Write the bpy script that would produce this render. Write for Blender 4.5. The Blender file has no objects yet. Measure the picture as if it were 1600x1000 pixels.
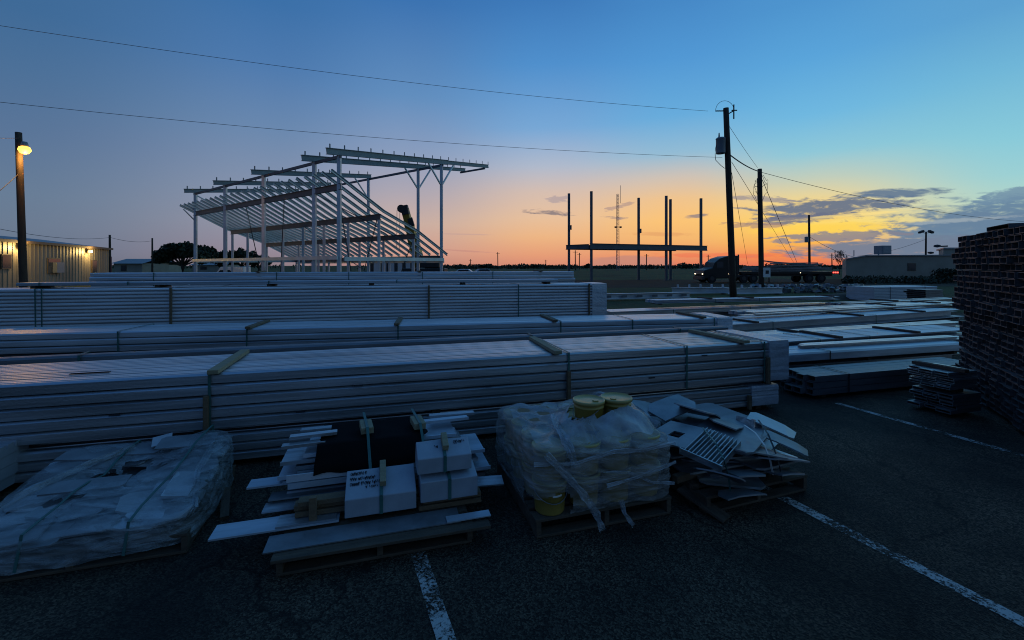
import bpy, bmesh, math, random
from mathutils import Vector, Matrix, Euler, noise
random.seed(7)
R = math.radians
SC = bpy.context.scene
COL = SC.collection

# ------------------------------------------------------------------ camera
F, H0, HZ = 700.0, 2.0, 415.0          # focal length in photo pixels, eye height, horizon row
cam = bpy.data.cameras.new('camera')
cam.sensor_width = 36.0
cam.lens = 36.0 * F / 1600.0
cam.shift_y = -(500.0 - HZ) / 1600.0
cam.clip_start, cam.clip_end = 0.05, 6000
camo = bpy.data.objects.new('camera', cam)
camo.location = (0, 0, H0)
camo.rotation_euler = (R(90), 0, 0)
COL.objects.link(camo)
SC.camera = camo
SC.view_settings.view_transform = 'Standard'
SC.view_settings.look = 'None'
SC.view_settings.exposure = 0.0
SC.view_settings.gamma = 1.0
SC.cycles.transparent_max_bounces = 12
SC.cycles.max_bounces = 6
SC.cycles.filter_width = 1.05

# ------------------------------------------------------------------ dusk sky
def lin(c):
    return tuple(((v/255.0)/12.92 if v/255.0 <= .04045 else ((v/255.0+.055)/1.055)**2.4) for v in c)

W = bpy.data.worlds.new('World')
SC.world = W
W.use_nodes = True
nt = W.node_tree
nt.nodes.clear()
ND, LK = nt.nodes, nt.links
def nn(t, **kw):
    n = ND.new(t)
    for k, v in kw.items(): setattr(n, k, v)
    return n
def plug(sock, v):
    if isinstance(v, (int, float)): sock.default_value = v
    else: LK.new(v, sock)
def mth(op, a, b=0.0, clamp=False):
    n = nn('ShaderNodeMath', operation=op, use_clamp=clamp)
    plug(n.inputs[0], a); plug(n.inputs[1], b)
    return n.outputs[0]
def mixc(f, a, b):
    n = nn('ShaderNodeMix', data_type='RGBA')
    plug(n.inputs[0], f)
    for i, v in ((6, a), (7, b)):
        if isinstance(v, tuple): n.inputs[i].default_value = (*v, 1)
        else: LK.new(v, n.inputs[i])
    return n.outputs[2]
def sstep(x, a, b):
    n = nn('ShaderNodeMapRange', interpolation_type='SMOOTHSTEP')
    plug(n.inputs[0], x); n.inputs[1].default_value = a; n.inputs[2].default_value = b
    return n.outputs[0]
tc = nn('ShaderNodeTexCoord')
sp = nn('ShaderNodeSeparateXYZ'); LK.new(tc.outputs['Generated'], sp.inputs[0])
sx, sy, sz = sp.outputs
elev = mth('MULTIPLY', mth('ARCSINE', sz), 57.29578)
azim = mth('MULTIPLY', mth('ARCTAN2', sx, sy), 57.29578)
evn = mth('DIVIDE', elev, 90.0, True)
def el_of(px, py): return math.degrees(math.atan2((HZ-py)/F, math.sqrt(1+((px-800)/F)**2)))
def az_of(px): return math.degrees(math.atan2(px-800, F))
ZEN = (48, 94, 148)
front = {
 0:    [(416,(92,104,124)),(400,(102,115,136)),(350,(107,123,145)),(300,(104,125,150)),(200,(90,117,152)),(100,(76,112,152)),(0,(63,106,151))],
 420:  [(416,(140,124,132)),(395,(146,134,148)),(350,(146,147,164)),(300,(135,147,171)),(200,(106,136,174)),(100,(78,122,174)),(0,(60,112,168))],
 640:  [(416,(190,136,122)),(395,(206,156,140)),(350,(202,174,162)),(300,(174,167,178)),(240,(138,157,189)),(150,(98,142,190)),(0,(60,115,177))],
 860:  [(416,(216,140,116)),(400,(230,156,118)),(370,(238,182,132)),(340,(232,192,156)),(300,(214,190,176)),(260,(176,186,204)),(200,(120,168,214)),(100,(80,144,205)),(0,(62,122,186))],
 1060: [(416,(224,124,98)),(400,(238,148,100)),(375,(244,182,112)),(345,(252,196,118)),(310,(240,196,142)),(275,(206,194,182)),(240,(148,188,212)),(180,(104,172,220)),(90,(82,152,212)),(0,(70,136,198))],
 1260: [(416,(226,112,84)),(402,(244,138,80)),(380,(250,182,86)),(350,(254,210,98)),(315,(242,214,142)),(280,(196,206,186)),(240,(144,200,216)),(180,(112,184,224)),(90,(90,164,218)),(0,(78,148,206))],
 1600: [(416,(150,140,150)),(390,(160,176,176)),(340,(206,214,176)),(310,(178,212,200)),(270,(156,208,212)),(212,(137,202,218)),(100,(112,182,216)),(0,(92,160,208))],
}
cols = []
for px in sorted(front):
    cols.append((az_of(px), [(el_of(px, py), c) for py, c in front[px]] + [(90, ZEN)]))
back = [(0,(64,78,106)),(6,(64,88,122)),(14,(60,90,132)),(30,(50,86,136)),(60,(43,88,146)),(90,ZEN)]
sideL = [(0,(80,92,112)),(8,(78,102,132)),(25,(62,96,142)),(60,(45,90,150)),(90,ZEN)]
sideR = [(0,(110,118,134)),(8,(122,150,166)),(25,(96,146,180)),(60,(58,110,166)),(90,ZEN)]
cols = [(-181, back), (-100, sideL)] + cols + [(105, sideR), (181, back)]
acc = None
for i, (az, stops) in enumerate(cols):
    r = nn('ShaderNodeValToRGB')
    LK.new(evn, r.inputs[0])
    cr = r.color_ramp; cr.interpolation = 'LINEAR'
    st = sorted(stops)
    while len(cr.elements) < len(st): cr.elements.new(0.5)
    for e, (el, c) in zip(cr.elements, st):
        e.position = max(0, el/90.0); e.color = (*lin(c), 1)
    if acc is None: acc = r.outputs[0]
    else:
        acc = mixc(sstep(azim, cols[i-1][0], az), acc, r.outputs[0])
# clouds: laid out on the direction of view (tangent of azimuth and of elevation), west half of the sky only
fy = mth('MAXIMUM', sy, 0.02)
cu = mth('ADD', mth('MULTIPLY', mth('DIVIDE', sx, fy), 700.0), 800.0)
cv = mth('SUBTRACT', 415.0, mth('MULTIPLY', mth('DIVIDE', sz, fy), 700.0))
cmb = nn('ShaderNodeCombineXYZ'); plug(cmb.inputs[0], mth('MULTIPLY', cu, .03)); plug(cmb.inputs[1], mth('MULTIPLY', cv, .13))
nz = nn('ShaderNodeTexNoise'); LK.new(cmb.outputs[0], nz.inputs[0])
nz.inputs['Scale'].default_value = 1.0; nz.inputs['Detail'].default_value = 7; nz.inputs['Roughness'].default_value = .62; nz.inputs['Distortion'].default_value = .5
nv = mth('SUBTRACT', nz.outputs[0], .5)
cmb2 = nn('ShaderNodeCombineXYZ'); plug(cmb2.inputs[0], mth('MULTIPLY', cu, .004)); plug(cmb2.inputs[1], mth('MULTIPLY', cv, .03))
nz2 = nn('ShaderNodeTexNoise'); LK.new(cmb2.outputs[0], nz2.inputs[0]); nz2.inputs['Detail'].default_value = 4
nv2 = mth('SUBTRACT', nz2.outputs[0], .5)
west = sstep(sy, .05, .2)
def cloud(acc, cx, cy, rx, ry, slope, col, strength=.9, amp=2.6, soft=.5, amp2=1.2):
    dx = mth('DIVIDE', mth('SUBTRACT', cu, cx), rx)
    yy = mth('SUBTRACT', mth('SUBTRACT', cv, cy), mth('MULTIPLY', mth('SUBTRACT', cu, cx), slope))
    dy = mth('DIVIDE', yy, ry)
    q = mth('SUBTRACT', 1.0, mth('ADD', mth('MULTIPLY', dx, dx), mth('MULTIPLY', dy, dy)))
    q = mth('ADD', q, mth('ADD', mth('MULTIPLY', nv, amp*1.7), mth('MULTIPLY', nv2, amp2)))
    m = mth('MULTIPLY', mth('MULTIPLY', sstep(q, 0.0, soft), strength), west)
    return mixc(m, acc, lin(col))
acc = cloud(acc, 985, 410, 74, 12, 0, (196,138,122), .75, .8, .5, .3)
acc = cloud(acc, 1170, 399, 160, 5, 0, (238,108,80), .5, 2.2, .9)
acc = cloud(acc, 1330, 345, 190, 8, -.03, (255,228,126), .5, 1.8, 1.0)
acc = cloud(acc, 1310, 358, 150, 13, -.02, (255,214,88), .8, 1.2, .9)
acc = cloud(acc, 1650, 340, 290, 48, -.05, (100,130,158), .95, 1.3, .8)
acc = cloud(acc, 1600, 372, 250, 46, 0, (104,130,156), .95, .8, .4)
acc = cloud(acc, 1420, 386, 230, 19, -.05, (112,126,148), .95, 1.1, .7)
acc = cloud(acc, 1300, 370, 110, 9, -.04, (132,130,142), .85, 2.4, .5)
acc = cloud(acc, 1300, 322, 150, 17, -.06, (92,110,138), .92, 2.0, .8)
acc = cloud(acc, 1400, 302, 90, 9, -.05, (94,118,146), .92, 1.2, .8)
acc = cloud(acc, 1255, 342, 100, 9, -.05, (106,112,134), .9, 2.3, .8)
acc = cloud(acc, 1200, 312, 60, 6, .1, (140,136,150), .7, 2.6, .7)
acc = cloud(acc, 1175, 352, 60, 5, .02, (168,136,124), .7, 2.8, .6)
acc = cloud(acc, 1600, 300, 90, 12, -.2, (112,142,166), .85, 1.6, .6)
acc = cloud(acc, 1500, 344, 120, 4, -.07, (190,198,196), .4, 2.0, 1.0)
acc = cloud(acc, 1330, 336, 120, 3, -.09, (255,226,140), .6, 2.4, .8)
acc = cloud(acc, 858, 332, 40, 5.0, .08, (134,122,126), .9, 3.0, .9)
acc = cloud(acc, 868, 312, 28, 6.0, .02, (172,156,160), .7, 3.6, .7)
acc = cloud(acc, 970, 322, 26, 4, -.25, (176,148,140), .7, 3.0, .6)
acc = cloud(acc, 958, 340, 22, 3, .05, (152,132,134), .85, 2.6, .9)
acc = cloud(acc, 1087, 338, 22, 3.4, -.1, (146,132,134), .85, 2.6, .9)
acc = cloud(acc, 1030, 366, 60, 4, .02, (226,160,104), .6, 1.6, .9)
acc = cloud(acc, 725, 366, 50, 1.6, .02, (196,160,150), .6, 1.0, .8)
acc = cloud(acc, 725, 392, 60, 1.6, .06, (196,140,128), .6, 1.4, .8)
bg = nn('ShaderNodeBackground'); LK.new(acc, bg.inputs[0]); bg.inputs[1].default_value = 1.0
wo = nn('ShaderNodeOutputWorld'); LK.new(bg.outputs[0], wo.inputs[0])

# ------------------------------------------------------------------ helpers
def G(px, py, z=0.0):
    d = F*(H0-z)/(py-HZ)
    return ((px-800)/F*d, d)
def AT(px, d, py=None):
    X = (px-800)/F*d
    return (X, d) if py is None else (X, d, H0+(HZ-py)/F*d)

class MB:
    def __init__(s): s.v, s.f = [], []
    def _add(s, vs, fs):
        o = len(s.v); s.v += [tuple(p) for p in vs]; s.f += [tuple(o+i for i in f) for f in fs]; return s
    BF = [(0,3,2,1),(4,5,6,7),(0,1,5,4),(1,2,6,5),(2,3,7,6),(3,0,4,7)]
    def box(s, x0, x1, y0, y1, z0, z1):
        return s._add([(x0,y0,z0),(x1,y0,z0),(x1,y1,z0),(x0,y1,z0),(x0,y0,z1),(x1,y0,z1),(x1,y1,z1),(x0,y1,z1)], MB.BF)
    def obox(s, c, size, rot=(0,0,0)):
        m = Euler(rot).to_matrix(); c = Vector(c); a, b, d = (k/2 for k in size)
        vs = [c+m@Vector(p) for p in [(-a,-b,-d),(a,-b,-d),(a,b,-d),(-a,b,-d),(-a,-b,d),(a,-b,d),(a,b,d),(-a,b,d)]]
        return s._add(vs, MB.BF)
    def beam(s, p, q, w, h, up=(0,0,1)):
        p, q = Vector(p), Vector(q); d = (q-p).normalized(); u = Vector(up)
        r = d.cross(u)
        if r.length < 1e-4: r = d.cross(Vector((0,1,0)))
        r.normalize(); u = r.cross(d)
        r *= w/2; u *= h/2
        vs = [p-r-u, p+r-u, p+r+u, p-r+u, q-r-u, q+r-u, q+r+u, q-r+u]
        return s._add(vs, [(0,1,2,3),(7,6,5,4),(0,4,5,1),(1,5,6,2),(2,6,7,3),(3,7,4,0)])
    def ibeam(s, p, q, w, h, t=.03, up=(0,0,1)):
        p, q = Vector(p), Vector(q); d = (q-p).normalized(); r = d.cross(Vector(up)).normalized(); u = r.cross(d)
        s.beam(p, q, t, h-2*t, up)
        for k in (1, -1): s.beam(p+u*k*(h-t)/2, q+u*k*(h-t)/2, w, t, up)
        return s
    def cbeam(s, p, q, w, h, t=.02, up=(0,0,1)):
        p, q = Vector(p), Vector(q); d = (q-p).normalized(); r = d.cross(Vector(up)).normalized(); u = r.cross(d)
        s.beam(p, q, t, h, up)
        for k in (1, -1):
            o = u*k*(h-t)/2+r*(w+t)/2
            s.beam(p+o, q+o, w, t, up)
        return s
    def tube(s, pts, r, n=6, r1=None):
        pts = [Vector(p) for p in pts]; m = len(pts); rings = []
        o = len(s.v)
        ref = Vector((0,0,1))
        for i, p in enumerate(pts):
            d = (pts[min(i+1,m-1)]-pts[max(i-1,0)]).normalized()
            a = d.cross(ref)
            if a.length < .05: a = d.cross(Vector((1,0,0)))
            a.normalize(); b = d.cross(a)
            rr = r if r1 is None else r+(r1-r)*i/(m-1)
            for k in range(n):
                t = 2*math.pi*k/n
                s.v.append(tuple(p+a*math.cos(t)*rr+b*math.sin(t)*rr))
        for i in range(m-1):
            for k in range(n):
                s.f.append((o+i*n+k, o+i*n+(k+1)%n, o+(i+1)*n+(k+1)%n, o+(i+1)*n+k))
        s.f.append(tuple(o+k for k in reversed(range(n)))); s.f.append(tuple(o+(m-1)*n+k for k in range(n)))
        return s
    def prism(s, poly, f, a, b):
        n = len(poly)
        vs = [f(a, *p) for p in poly]+[f(b, *p) for p in poly]
        return s._add(vs, [tuple(range(n)), tuple(reversed(range(n, 2*n)))]+[(i, n+i, n+(i+1)%n, (i+1)%n) for i in range(n)])
    def lathe(s, prof, c=(0,0,0), n=24):
        o = len(s.v)
        for r, z in prof:
            for k in range(n):
                t = 2*math.pi*k/n
                s.v.append((c[0]+r*math.cos(t), c[1]+r*math.sin(t), c[2]+z))
        for i in range(len(prof)-1):
            for k in range(n):
                s.f.append((o+i*n+k, o+i*n+(k+1)%n, o+(i+1)*n+(k+1)%n, o+(i+1)*n+k))
        s.f.append(tuple(o+k for k in range(n))); s.f.append(tuple(o+(len(prof)-1)*n+k for k in range(n)))
        return s
    def rtube(s, x0, x1, y0, y1, z0, z1, t):          # open-ended rectangular section along x
        A = [(y0,z0),(y1,z0),(y1,z1),(y0,z1)]
        B = [(y0+t,z0+t),(y1-t,z0+t),(y1-t,z1-t),(y0+t,z1-t)]
        vs = [(x0,*p) for p in A]+[(x1,*p) for p in A]+[(x0,*p) for p in B]+[(x1,*p) for p in B]
        fs = []
        for i in range(4):
            j = (i+1) % 4
            fs += [(i,4+i,4+j,j),(8+i,8+j,12+j,12+i),(i,j,8+j,8+i),(4+i,12+i,12+j,4+j)]
        return s._add(vs, fs)
    def build(s, name, mat, parent=None, smooth=False, loc=None, bevel=0):
        me = bpy.data.meshes.new(name)
        me.from_pydata(s.v, [], s.f)
        bm = bmesh.new(); bm.from_mesh(me)
        bmesh.ops.recalc_face_normals(bm, faces=bm.faces)
        bm.to_mesh(me); bm.free()
        if smooth:
            for p in me.polygons: p.use_smooth = True
        me.materials.append(mat)
        o = bpy.data.objects.new(name, me)
        COL.objects.link(o)
        if parent: o.parent = parent
        if loc: o.location = loc
        if bevel:
            b = o.modifiers.new('bevel', 'BEVEL'); b.width = bevel; b.segments = 2; b.limit_method = 'ANGLE'
        return o

def tag(o, label=None, cat=None, group=None, kind=None):
    if label: o['label'] = label
    if cat: o['category'] = cat
    if group: o['group'] = group
    if kind: o['kind'] = kind
    return o
def thing(name, label, cat, loc=(0,0,0), rz=0.0, group=None):
    o = bpy.data.objects.new(name, None); COL.objects.link(o)
    o.empty_display_size = .2
    o.location = loc; o.rotation_euler = (0,0,rz)
    return tag(o, label, cat, group)
def copy_of(o, parent=None):
    c = o.copy(); COL.objects.link(c)
    c.parent = parent
    for ch in list(o.children): copy_of(ch, c)
    return c

# ------------------------------------------------------------------ materials
def material(name, col, rough=.6, metal=0.0, var=.15, scale=(4,4,4), bump=0.0, bscale=30.0, rvar=.1, col2=None, mixlo=.4, mixhi=.7, detail=5, spec=None):
    m = bpy.data.materials.new(name); m.use_nodes = True
    t = m.node_tree; b = t.nodes['Principled BSDF']
    co = t.nodes.new('ShaderNodeTexCoord'); mp = t.nodes.new('ShaderNodeMapping')
    t.links.new(co.outputs['Object'], mp.inputs[0]); mp.inputs['Scale'].default_value = scale
    n = t.nodes.new('ShaderNodeTexNoise'); n.inputs['Scale'].default_value = 1; n.inputs['Detail'].default_value = detail; n.inputs['Roughness'].default_value = .62
    t.links.new(mp.outputs[0], n.inputs[0])
    r = t.nodes.new('ShaderNodeValToRGB'); t.links.new(n.outputs[0], r.inputs[0])
    c2 = col2 if col2 else tuple(v*(1-var) for v in col)
    c1 = col if col2 else tuple(v*(1+var) for v in col)
    r.color_ramp.elements[0].position = 1-mixhi; r.color_ramp.elements[1].position = mixhi
    r.color_ramp.elements[0].color = (*c2, 1); r.color_ramp.elements[1].color = (*c1, 1)
    t.links.new(r.outputs[0], b.inputs['Base Color'])
    b.inputs['Metallic'].default_value = metal
    if spec is not None: b.inputs['Specular IOR Level'].default_value = spec
    mr = t.nodes.new('ShaderNodeMapRange'); t.links.new(n.outputs[0], mr.inputs[0])
    mr.inputs[3].default_value = max(.02, rough-rvar); mr.inputs[4].default_value = min(1, rough+rvar)
    t.links.new(mr.outputs[0], b.inputs['Roughness'])
    if bump:
        n2 = t.nodes.new('ShaderNodeTexNoise'); n2.inputs['Scale'].default_value = bscale; n2.inputs['Detail'].default_value = 4
        t.links.new(co.outputs['Object'], n2.inputs[0])
        bu = t.nodes.new('ShaderNodeBump'); bu.inputs['Strength'].default_value = bump; bu.inputs['Distance'].default_value = .02
        t.links.new(n2.outputs[0], bu.inputs['Height']); t.links.new(bu.outputs[0], b.inputs['Normal'])
    return m
def glow(name, col, s):
    m = bpy.data.materials.new(name); m.use_nodes = True
    b = m.node_tree.nodes['Principled BSDF']
    b.inputs['Base Color'].default_value = (*col, 1)
    b.inputs['Emission Color'].default_value = (*col, 1); b.inputs['Emission Strength'].default_value = s
    return m
def film_mat(name, lo, hi, col=(.62,.68,.74), scale=(3,3,9)):
    m = bpy.data.materials.new(name); m.use_nodes = True
    t = m.node_tree; t.nodes.clear()
    out = t.nodes.new('ShaderNodeOutputMaterial'); mx = t.nodes.new('ShaderNodeMixShader'); tr = t.nodes.new('ShaderNodeBsdfTransparent')
    b = t.nodes.new('ShaderNodeBsdfPrincipled'); b.inputs['Base Color'].default_value = (*col,1); b.inputs['Roughness'].default_value = .22
    b.inputs['Specular IOR Level'].default_value = .8
    co = t.nodes.new('ShaderNodeTexCoord'); mp = t.nodes.new('ShaderNodeMapping'); mp.inputs['Scale'].default_value = scale
    mp.inputs['Rotation'].default_value = (.3,.5,.2)
    n = t.nodes.new('ShaderNodeTexNoise'); n.inputs['Scale'].default_value = 1.3; n.inputs['Detail'].default_value = 8; n.inputs['Roughness'].default_value = .66; n.inputs['Distortion'].default_value = 1.2
    t.links.new(co.outputs['Object'], mp.inputs[0]); t.links.new(mp.outputs[0], n.inputs[0])
    mr = t.nodes.new('ShaderNodeMapRange'); mr.inputs[1].default_value = .35; mr.inputs[2].default_value = .68; mr.inputs[3].default_value = lo; mr.inputs[4].default_value = hi
    t.links.new(n.outputs[0], mr.inputs[0]); t.links.new(mr.outputs[0], mx.inputs[0])
    bu = t.nodes.new('ShaderNodeBump'); bu.inputs['Strength'].default_value = .9; bu.inputs['Distance'].default_value = .03
    t.links.new(n.outputs[0], bu.inputs['Height']); t.links.new(bu.outputs[0], b.inputs['Normal'])
    t.links.new(tr.outputs[0], mx.inputs[1]); t.links.new(b.outputs[0], mx.inputs[2]); t.links.new(mx.outputs[0], out.inputs[0])
    return m

M = {}
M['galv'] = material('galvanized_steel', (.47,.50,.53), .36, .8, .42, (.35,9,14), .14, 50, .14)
M['galv_b'] = material('dull_galvanized_steel', (.36,.385,.41), .42, .75, .42, (.3,10,16), .16, 40, .14)
M['galv_c'] = material('bright_galvanized_steel', (.56,.60,.64), .34, .6, .36, (.4,8,12), .12, 60, .12)
M['galv_bright'] = material('clean_galvanized_steel', (.70,.73,.76), .5, .35, .2, (.5,6,6), .08, 50, .1)
M['cap'] = material('white_ridge_cap_steel', (.29,.325,.37), .5, .1, .12, (5,5,5), .06, 80, .08)
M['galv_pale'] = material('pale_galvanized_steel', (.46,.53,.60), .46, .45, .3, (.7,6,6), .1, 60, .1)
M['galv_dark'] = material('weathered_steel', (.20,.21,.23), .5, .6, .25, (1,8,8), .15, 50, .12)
M['frame_beam'] = material('grey_beam_steel', (.22,.24,.26), .55, .4, .2, (1,1,1), 0, 10, .1)
M['frame'] = material('galvanized_frame_steel', (.58,.61,.64), .5, .5, .2, (1,1,1), 0, 10, .1)
M['frame_dark'] = material('primer_grey_steel', (.12,.13,.15), .6, .3, .2, (1,1,1), 0, 10, .1)
M['tube_dark'] = material('dull_channel_steel', (.075,.08,.088), .6, .1, .4, (2,14,14), .1, 40, .1)
M['white'] = material('white_coated_steel', (.48,.52,.57), .45, .1, .08, (5,5,5), .06, 80, .08)
M['plate'] = material('grey_steel_plate', (.22,.24,.26), .46, .55, .35, (3,3,3), .1, 40, .12)
M['plate_pale'] = material('bright_steel_plate', (.42,.45,.47), .4, .5, .15, (4,4,4), .1, 40, .1)
M['timber'] = material('rough_timber', (.14,.095,.055), .8, 0, .3, (3,20,20), .3, 60)
M['batten_brown'] = material('weathered_brown_batten', (.085,.052,.036), .9, 0, .35, (3,20,20), .3, 60)
M['timber_pale'] = material('fresh_timber', (.24,.21,.13), .8, 0, .2, (3,20,20), .3, 60)
M['pallet'] = material('worn_pallet_wood', (.075,.055,.038), .85, 0, .4, (3,16,16), .4, 50)
M['strap'] = material('green_strapping', (.03,.11,.10), .45, 0, .2)
M['strap_dark'] = material('dark_steel_strapping', (.03,.04,.05), .5, .4, .2)
M['bucket'] = material('yellow_plastic', (.36,.26,.06), .45, 0, .1, (6,6,6))
M['lid'] = material('yellow_lid_plastic', (.38,.30,.10), .4, 0, .1, (6,6,6))
M['paper'] = material('label_paper', (.7,.7,.66), .7, 0, .05)
M['ink'] = material('black_marker_ink', (.012,.012,.02), .6, 0, .1)
M['black'] = material('flat_black', (.004,.004,.005), .8, 0, .3, spec=.08)
M['film'] = film_mat('stretch_film', .16, .72, (.40,.41,.41), (1.6,1.6,10))
M['film_top'] = film_mat('doubled_stretch_film', .34, .85, (.40,.45,.49), (2,2,3))
M['film2'] = film_mat('cloudy_stretch_film', .10, .70, (.34,.41,.46), (2,5,9))
M['endfilm'] = material('end_wrap_plastic', (.50,.54,.58), .35, .25, .15, (6,14,20), .5, 25)
M['polewood'] = material('creosoted_pole_wood', (.05,.035,.025), .9, 0, .4, (12,12,1.5), .4, 30)
M['cable'] = material('cable', (.02,.02,.025), .6, 0, .1)
M['trafo'] = material('transformer_grey', (.20,.23,.26), .5, .3, .1)
M['siding'] = material('tan_metal_siding', (.17,.15,.12), .55, .1, .25, (.5,.5,.2))
M['trim'] = material('dark_trim', (.10,.07,.05), .6, 0, .2)
M['roof'] = material('metal_roof', (.25,.26,.28), .5, .3, .15)
M['block'] = material('painted_block_wall', (.30,.27,.22), .85, 0, .15, (.6,.6,.6), .2, 20)
M['glass'] = material('dark_window_glass', (.03,.04,.05), .08, 0, .1)
M['truck'] = material('dark_truck_paint', (.006,.006,.008), .4, .1, .1)
M['rubber'] = material('tyre_rubber', (.012,.012,.012), .85, 0, .2)
M['rim'] = material('wheel_rim', (.06,.06,.065), .4, .7, .1)
M['crane'] = material('crane_yellow', (.45,.32,.06), .5, 0, .3, (1,1,1))
M['crane_dark'] = material('crane_dark', (.03,.03,.03), .6, .2, .3)
M['carwhite'] = material('white_car_paint', (.6,.62,.64), .3, 0, .05)
M['red_pipe'] = material('red_conduit', (.14,.03,.03), .6, 0, .2)
M['sodium'] = glow('sodium_lamp', (1.0,.42,.05), 4.5)
M['walllamp'] = glow('wall_lamp', (1.0,.60,.12), 6)
M['head'] = glow('vehicle_headlamp', (1.0,.78,.5), 3)
M['tail'] = glow('tail_lamp', (1.0,.06,.04), 5)
M['leaf'] = material('dark_foliage', (.030,.042,.022), .85, 0, .45, (.6,.6,.6))
M['bark'] = material('bark', (.05,.04,.03), .9, 0, .3)
M['mound'] = material('dirt_mound', (.06,.045,.03), .95, 0, .4, (1,1,1), .5, 4)

# ------------------------------------------------------------------ ground
def ground_mat():
    m = bpy.data.materials.new('field_ground'); m.use_nodes = True
    t = m.node_tree; b = t.nodes['Principled BSDF']; b.inputs['Roughness'].default_value = .95; b.inputs['Specular IOR Level'].default_value = .1
    co = t.nodes.new('ShaderNodeTexCoord')
    n = t.nodes.new('ShaderNodeTexNoise'); n.inputs['Scale'].default_value = .08; n.inputs['Detail'].default_value = 10; n.inputs['Roughness'].default_value = .7
    t.links.new(co.outputs['Object'], n.inputs[0])
    r = t.nodes.new('ShaderNodeValToRGB'); t.links.new(n.outputs[0], r.inputs[0])
    e = r.color_ramp.elements; e[0].position = .36; e[0].color = (.055,.05,.028,1); e[1].position = .62; e[1].color = (.085,.105,.04,1)
    t.links.new(r.outputs[0], b.inputs['Base Color'])
    n2 = t.nodes.new('ShaderNodeTexNoise'); n2.inputs['Scale'].default_value = 6; n2.inputs['Detail'].default_value = 8
    t.links.new(co.outputs['Object'], n2.inputs[0])
    bu = t.nodes.new('ShaderNodeBump'); bu.inputs['Strength'].default_value = .8; bu.inputs['Distance'].default_value = .08
    t.links.new(n2.outputs[0], bu.inputs['Height']); t.links.new(bu.outputs[0], b.inputs['Normal'])
    return m
def asphalt_mat():
    m = bpy.data.materials.new('worn_asphalt'); m.use_nodes = True
    t = m.node_tree; b = t.nodes['Principled BSDF']; b.inputs['Roughness'].default_value = .8
    b.inputs['Specular IOR Level'].default_value = .35
    co = t.nodes.new('ShaderNodeTexCoord')
    def nz(s, d=4, ro=.6):
        n = t.nodes.new('ShaderNodeTexNoise'); n.inputs['Scale'].default_value = s; n.inputs['Detail'].default_value = d; n.inputs['Roughness'].default_value = ro
        t.links.new(co.outputs['Object'], n.inputs[0]); return n
    big = nz(.9, 6, .65)
    r = t.nodes.new('ShaderNodeValToRGB'); t.links.new(big.outputs[0], r.inputs[0])
    e = r.color_ramp.elements; e[0].position = .34; e[0].color = (.013,.0112,.0085,1); e[1].position = .66; e[1].color = (.062,.047,.031,1)
    vo = t.nodes.new('ShaderNodeTexVoronoi'); vo.inputs['Scale'].default_value = 95; t.links.new(co.outputs['Object'], vo.inputs[0])
    sepc = t.nodes.new('ShaderNodeSeparateColor'); t.links.new(vo.outputs['Color'], sepc.inputs[0])
    mr = t.nodes.new('ShaderNodeMapRange'); t.links.new(sepc.outputs[0], mr.inputs[0]); mr.inputs[1].default_value = .25; mr.inputs[2].default_value = 1; mr.inputs[3].default_value = .35; mr.inputs[4].default_value = 2.9
    fine = nz(45, 7, .8)
    mr2 = t.nodes.new('ShaderNodeMapRange'); t.links.new(fine.outputs[0], mr2.inputs[0]); mr2.inputs[1].default_value = .3; mr2.inputs[2].default_value = .7; mr2.inputs[3].default_value = .35; mr2.inputs[4].default_value = 1.6
    mu0 = t.nodes.new('ShaderNodeMath'); mu0.operation = 'MULTIPLY'; t.links.new(mr.outputs[0], mu0.inputs[0]); t.links.new(mr2.outputs[0], mu0.inputs[1])
    mu = t.nodes.new('ShaderNodeVectorMath'); mu.operation = 'SCALE'
    t.links.new(r.outputs[0], mu.inputs[0]); t.links.new(mu0.outputs[0], mu.inputs['Scale'])
    wv = nz(1.3, 5, .6)
    va = t.nodes.new('ShaderNodeVectorMath'); va.operation = 'SCALE'; t.links.new(wv.outputs['Color'], va.inputs[0]); va.inputs['Scale'].default_value = .9
    vb = t.nodes.new('ShaderNodeVectorMath'); vb.operation = 'ADD'; t.links.new(co.outputs['Object'], vb.inputs[0]); t.links.new(va.outputs[0], vb.inputs[1])
    ck = t.nodes.new('ShaderNodeTexVoronoi'); ck.feature = 'DISTANCE_TO_EDGE'; ck.inputs['Scale'].default_value = .42; t.links.new(vb.outputs[0], ck.inputs[0])
    cm = t.nodes.new('ShaderNodeMapRange'); t.links.new(ck.outputs['Distance'], cm.inputs[0]); cm.inputs[1].default_value = .002; cm.inputs[2].default_value = .010; cm.inputs[3].default_value = .25
    st = nz(.55, 3, .5)
    sm_ = t.nodes.new('ShaderNodeMapRange'); t.links.new(st.outputs[0], sm_.inputs[0]); sm_.inputs[1].default_value = .34; sm_.inputs[2].default_value = .46; sm_.inputs[3].default_value = .45
    mm = t.nodes.new('ShaderNodeMath'); mm.operation = 'MULTIPLY'; t.links.new(cm.outputs[0], mm.inputs[0]); t.links.new(sm_.outputs[0], mm.inputs[1])
    mu2 = t.nodes.new('ShaderNodeVectorMath'); mu2.operation = 'SCALE'; t.links.new(mu.outputs[0], mu2.inputs[0]); t.links.new(mm.outputs[0], mu2.inputs['Scale'])
    t.links.new(mu2.outputs[0], b.inputs['Base Color'])
    ad = t.nodes.new('ShaderNodeMath'); ad.operation = 'ADD'; t.links.new(vo.outputs['Distance'], ad.inputs[0]); t.links.new(fine.outputs[0], ad.inputs[1])
    bu = t.nodes.new('ShaderNodeBump'); bu.inputs['Strength'].default_value = .9; bu.inputs['Distance'].default_value = .012
    t.links.new(ad.outputs[0], bu.inputs['Height']); t.links.new(bu.outputs[0], b.inputs['Normal'])
    return m
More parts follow.
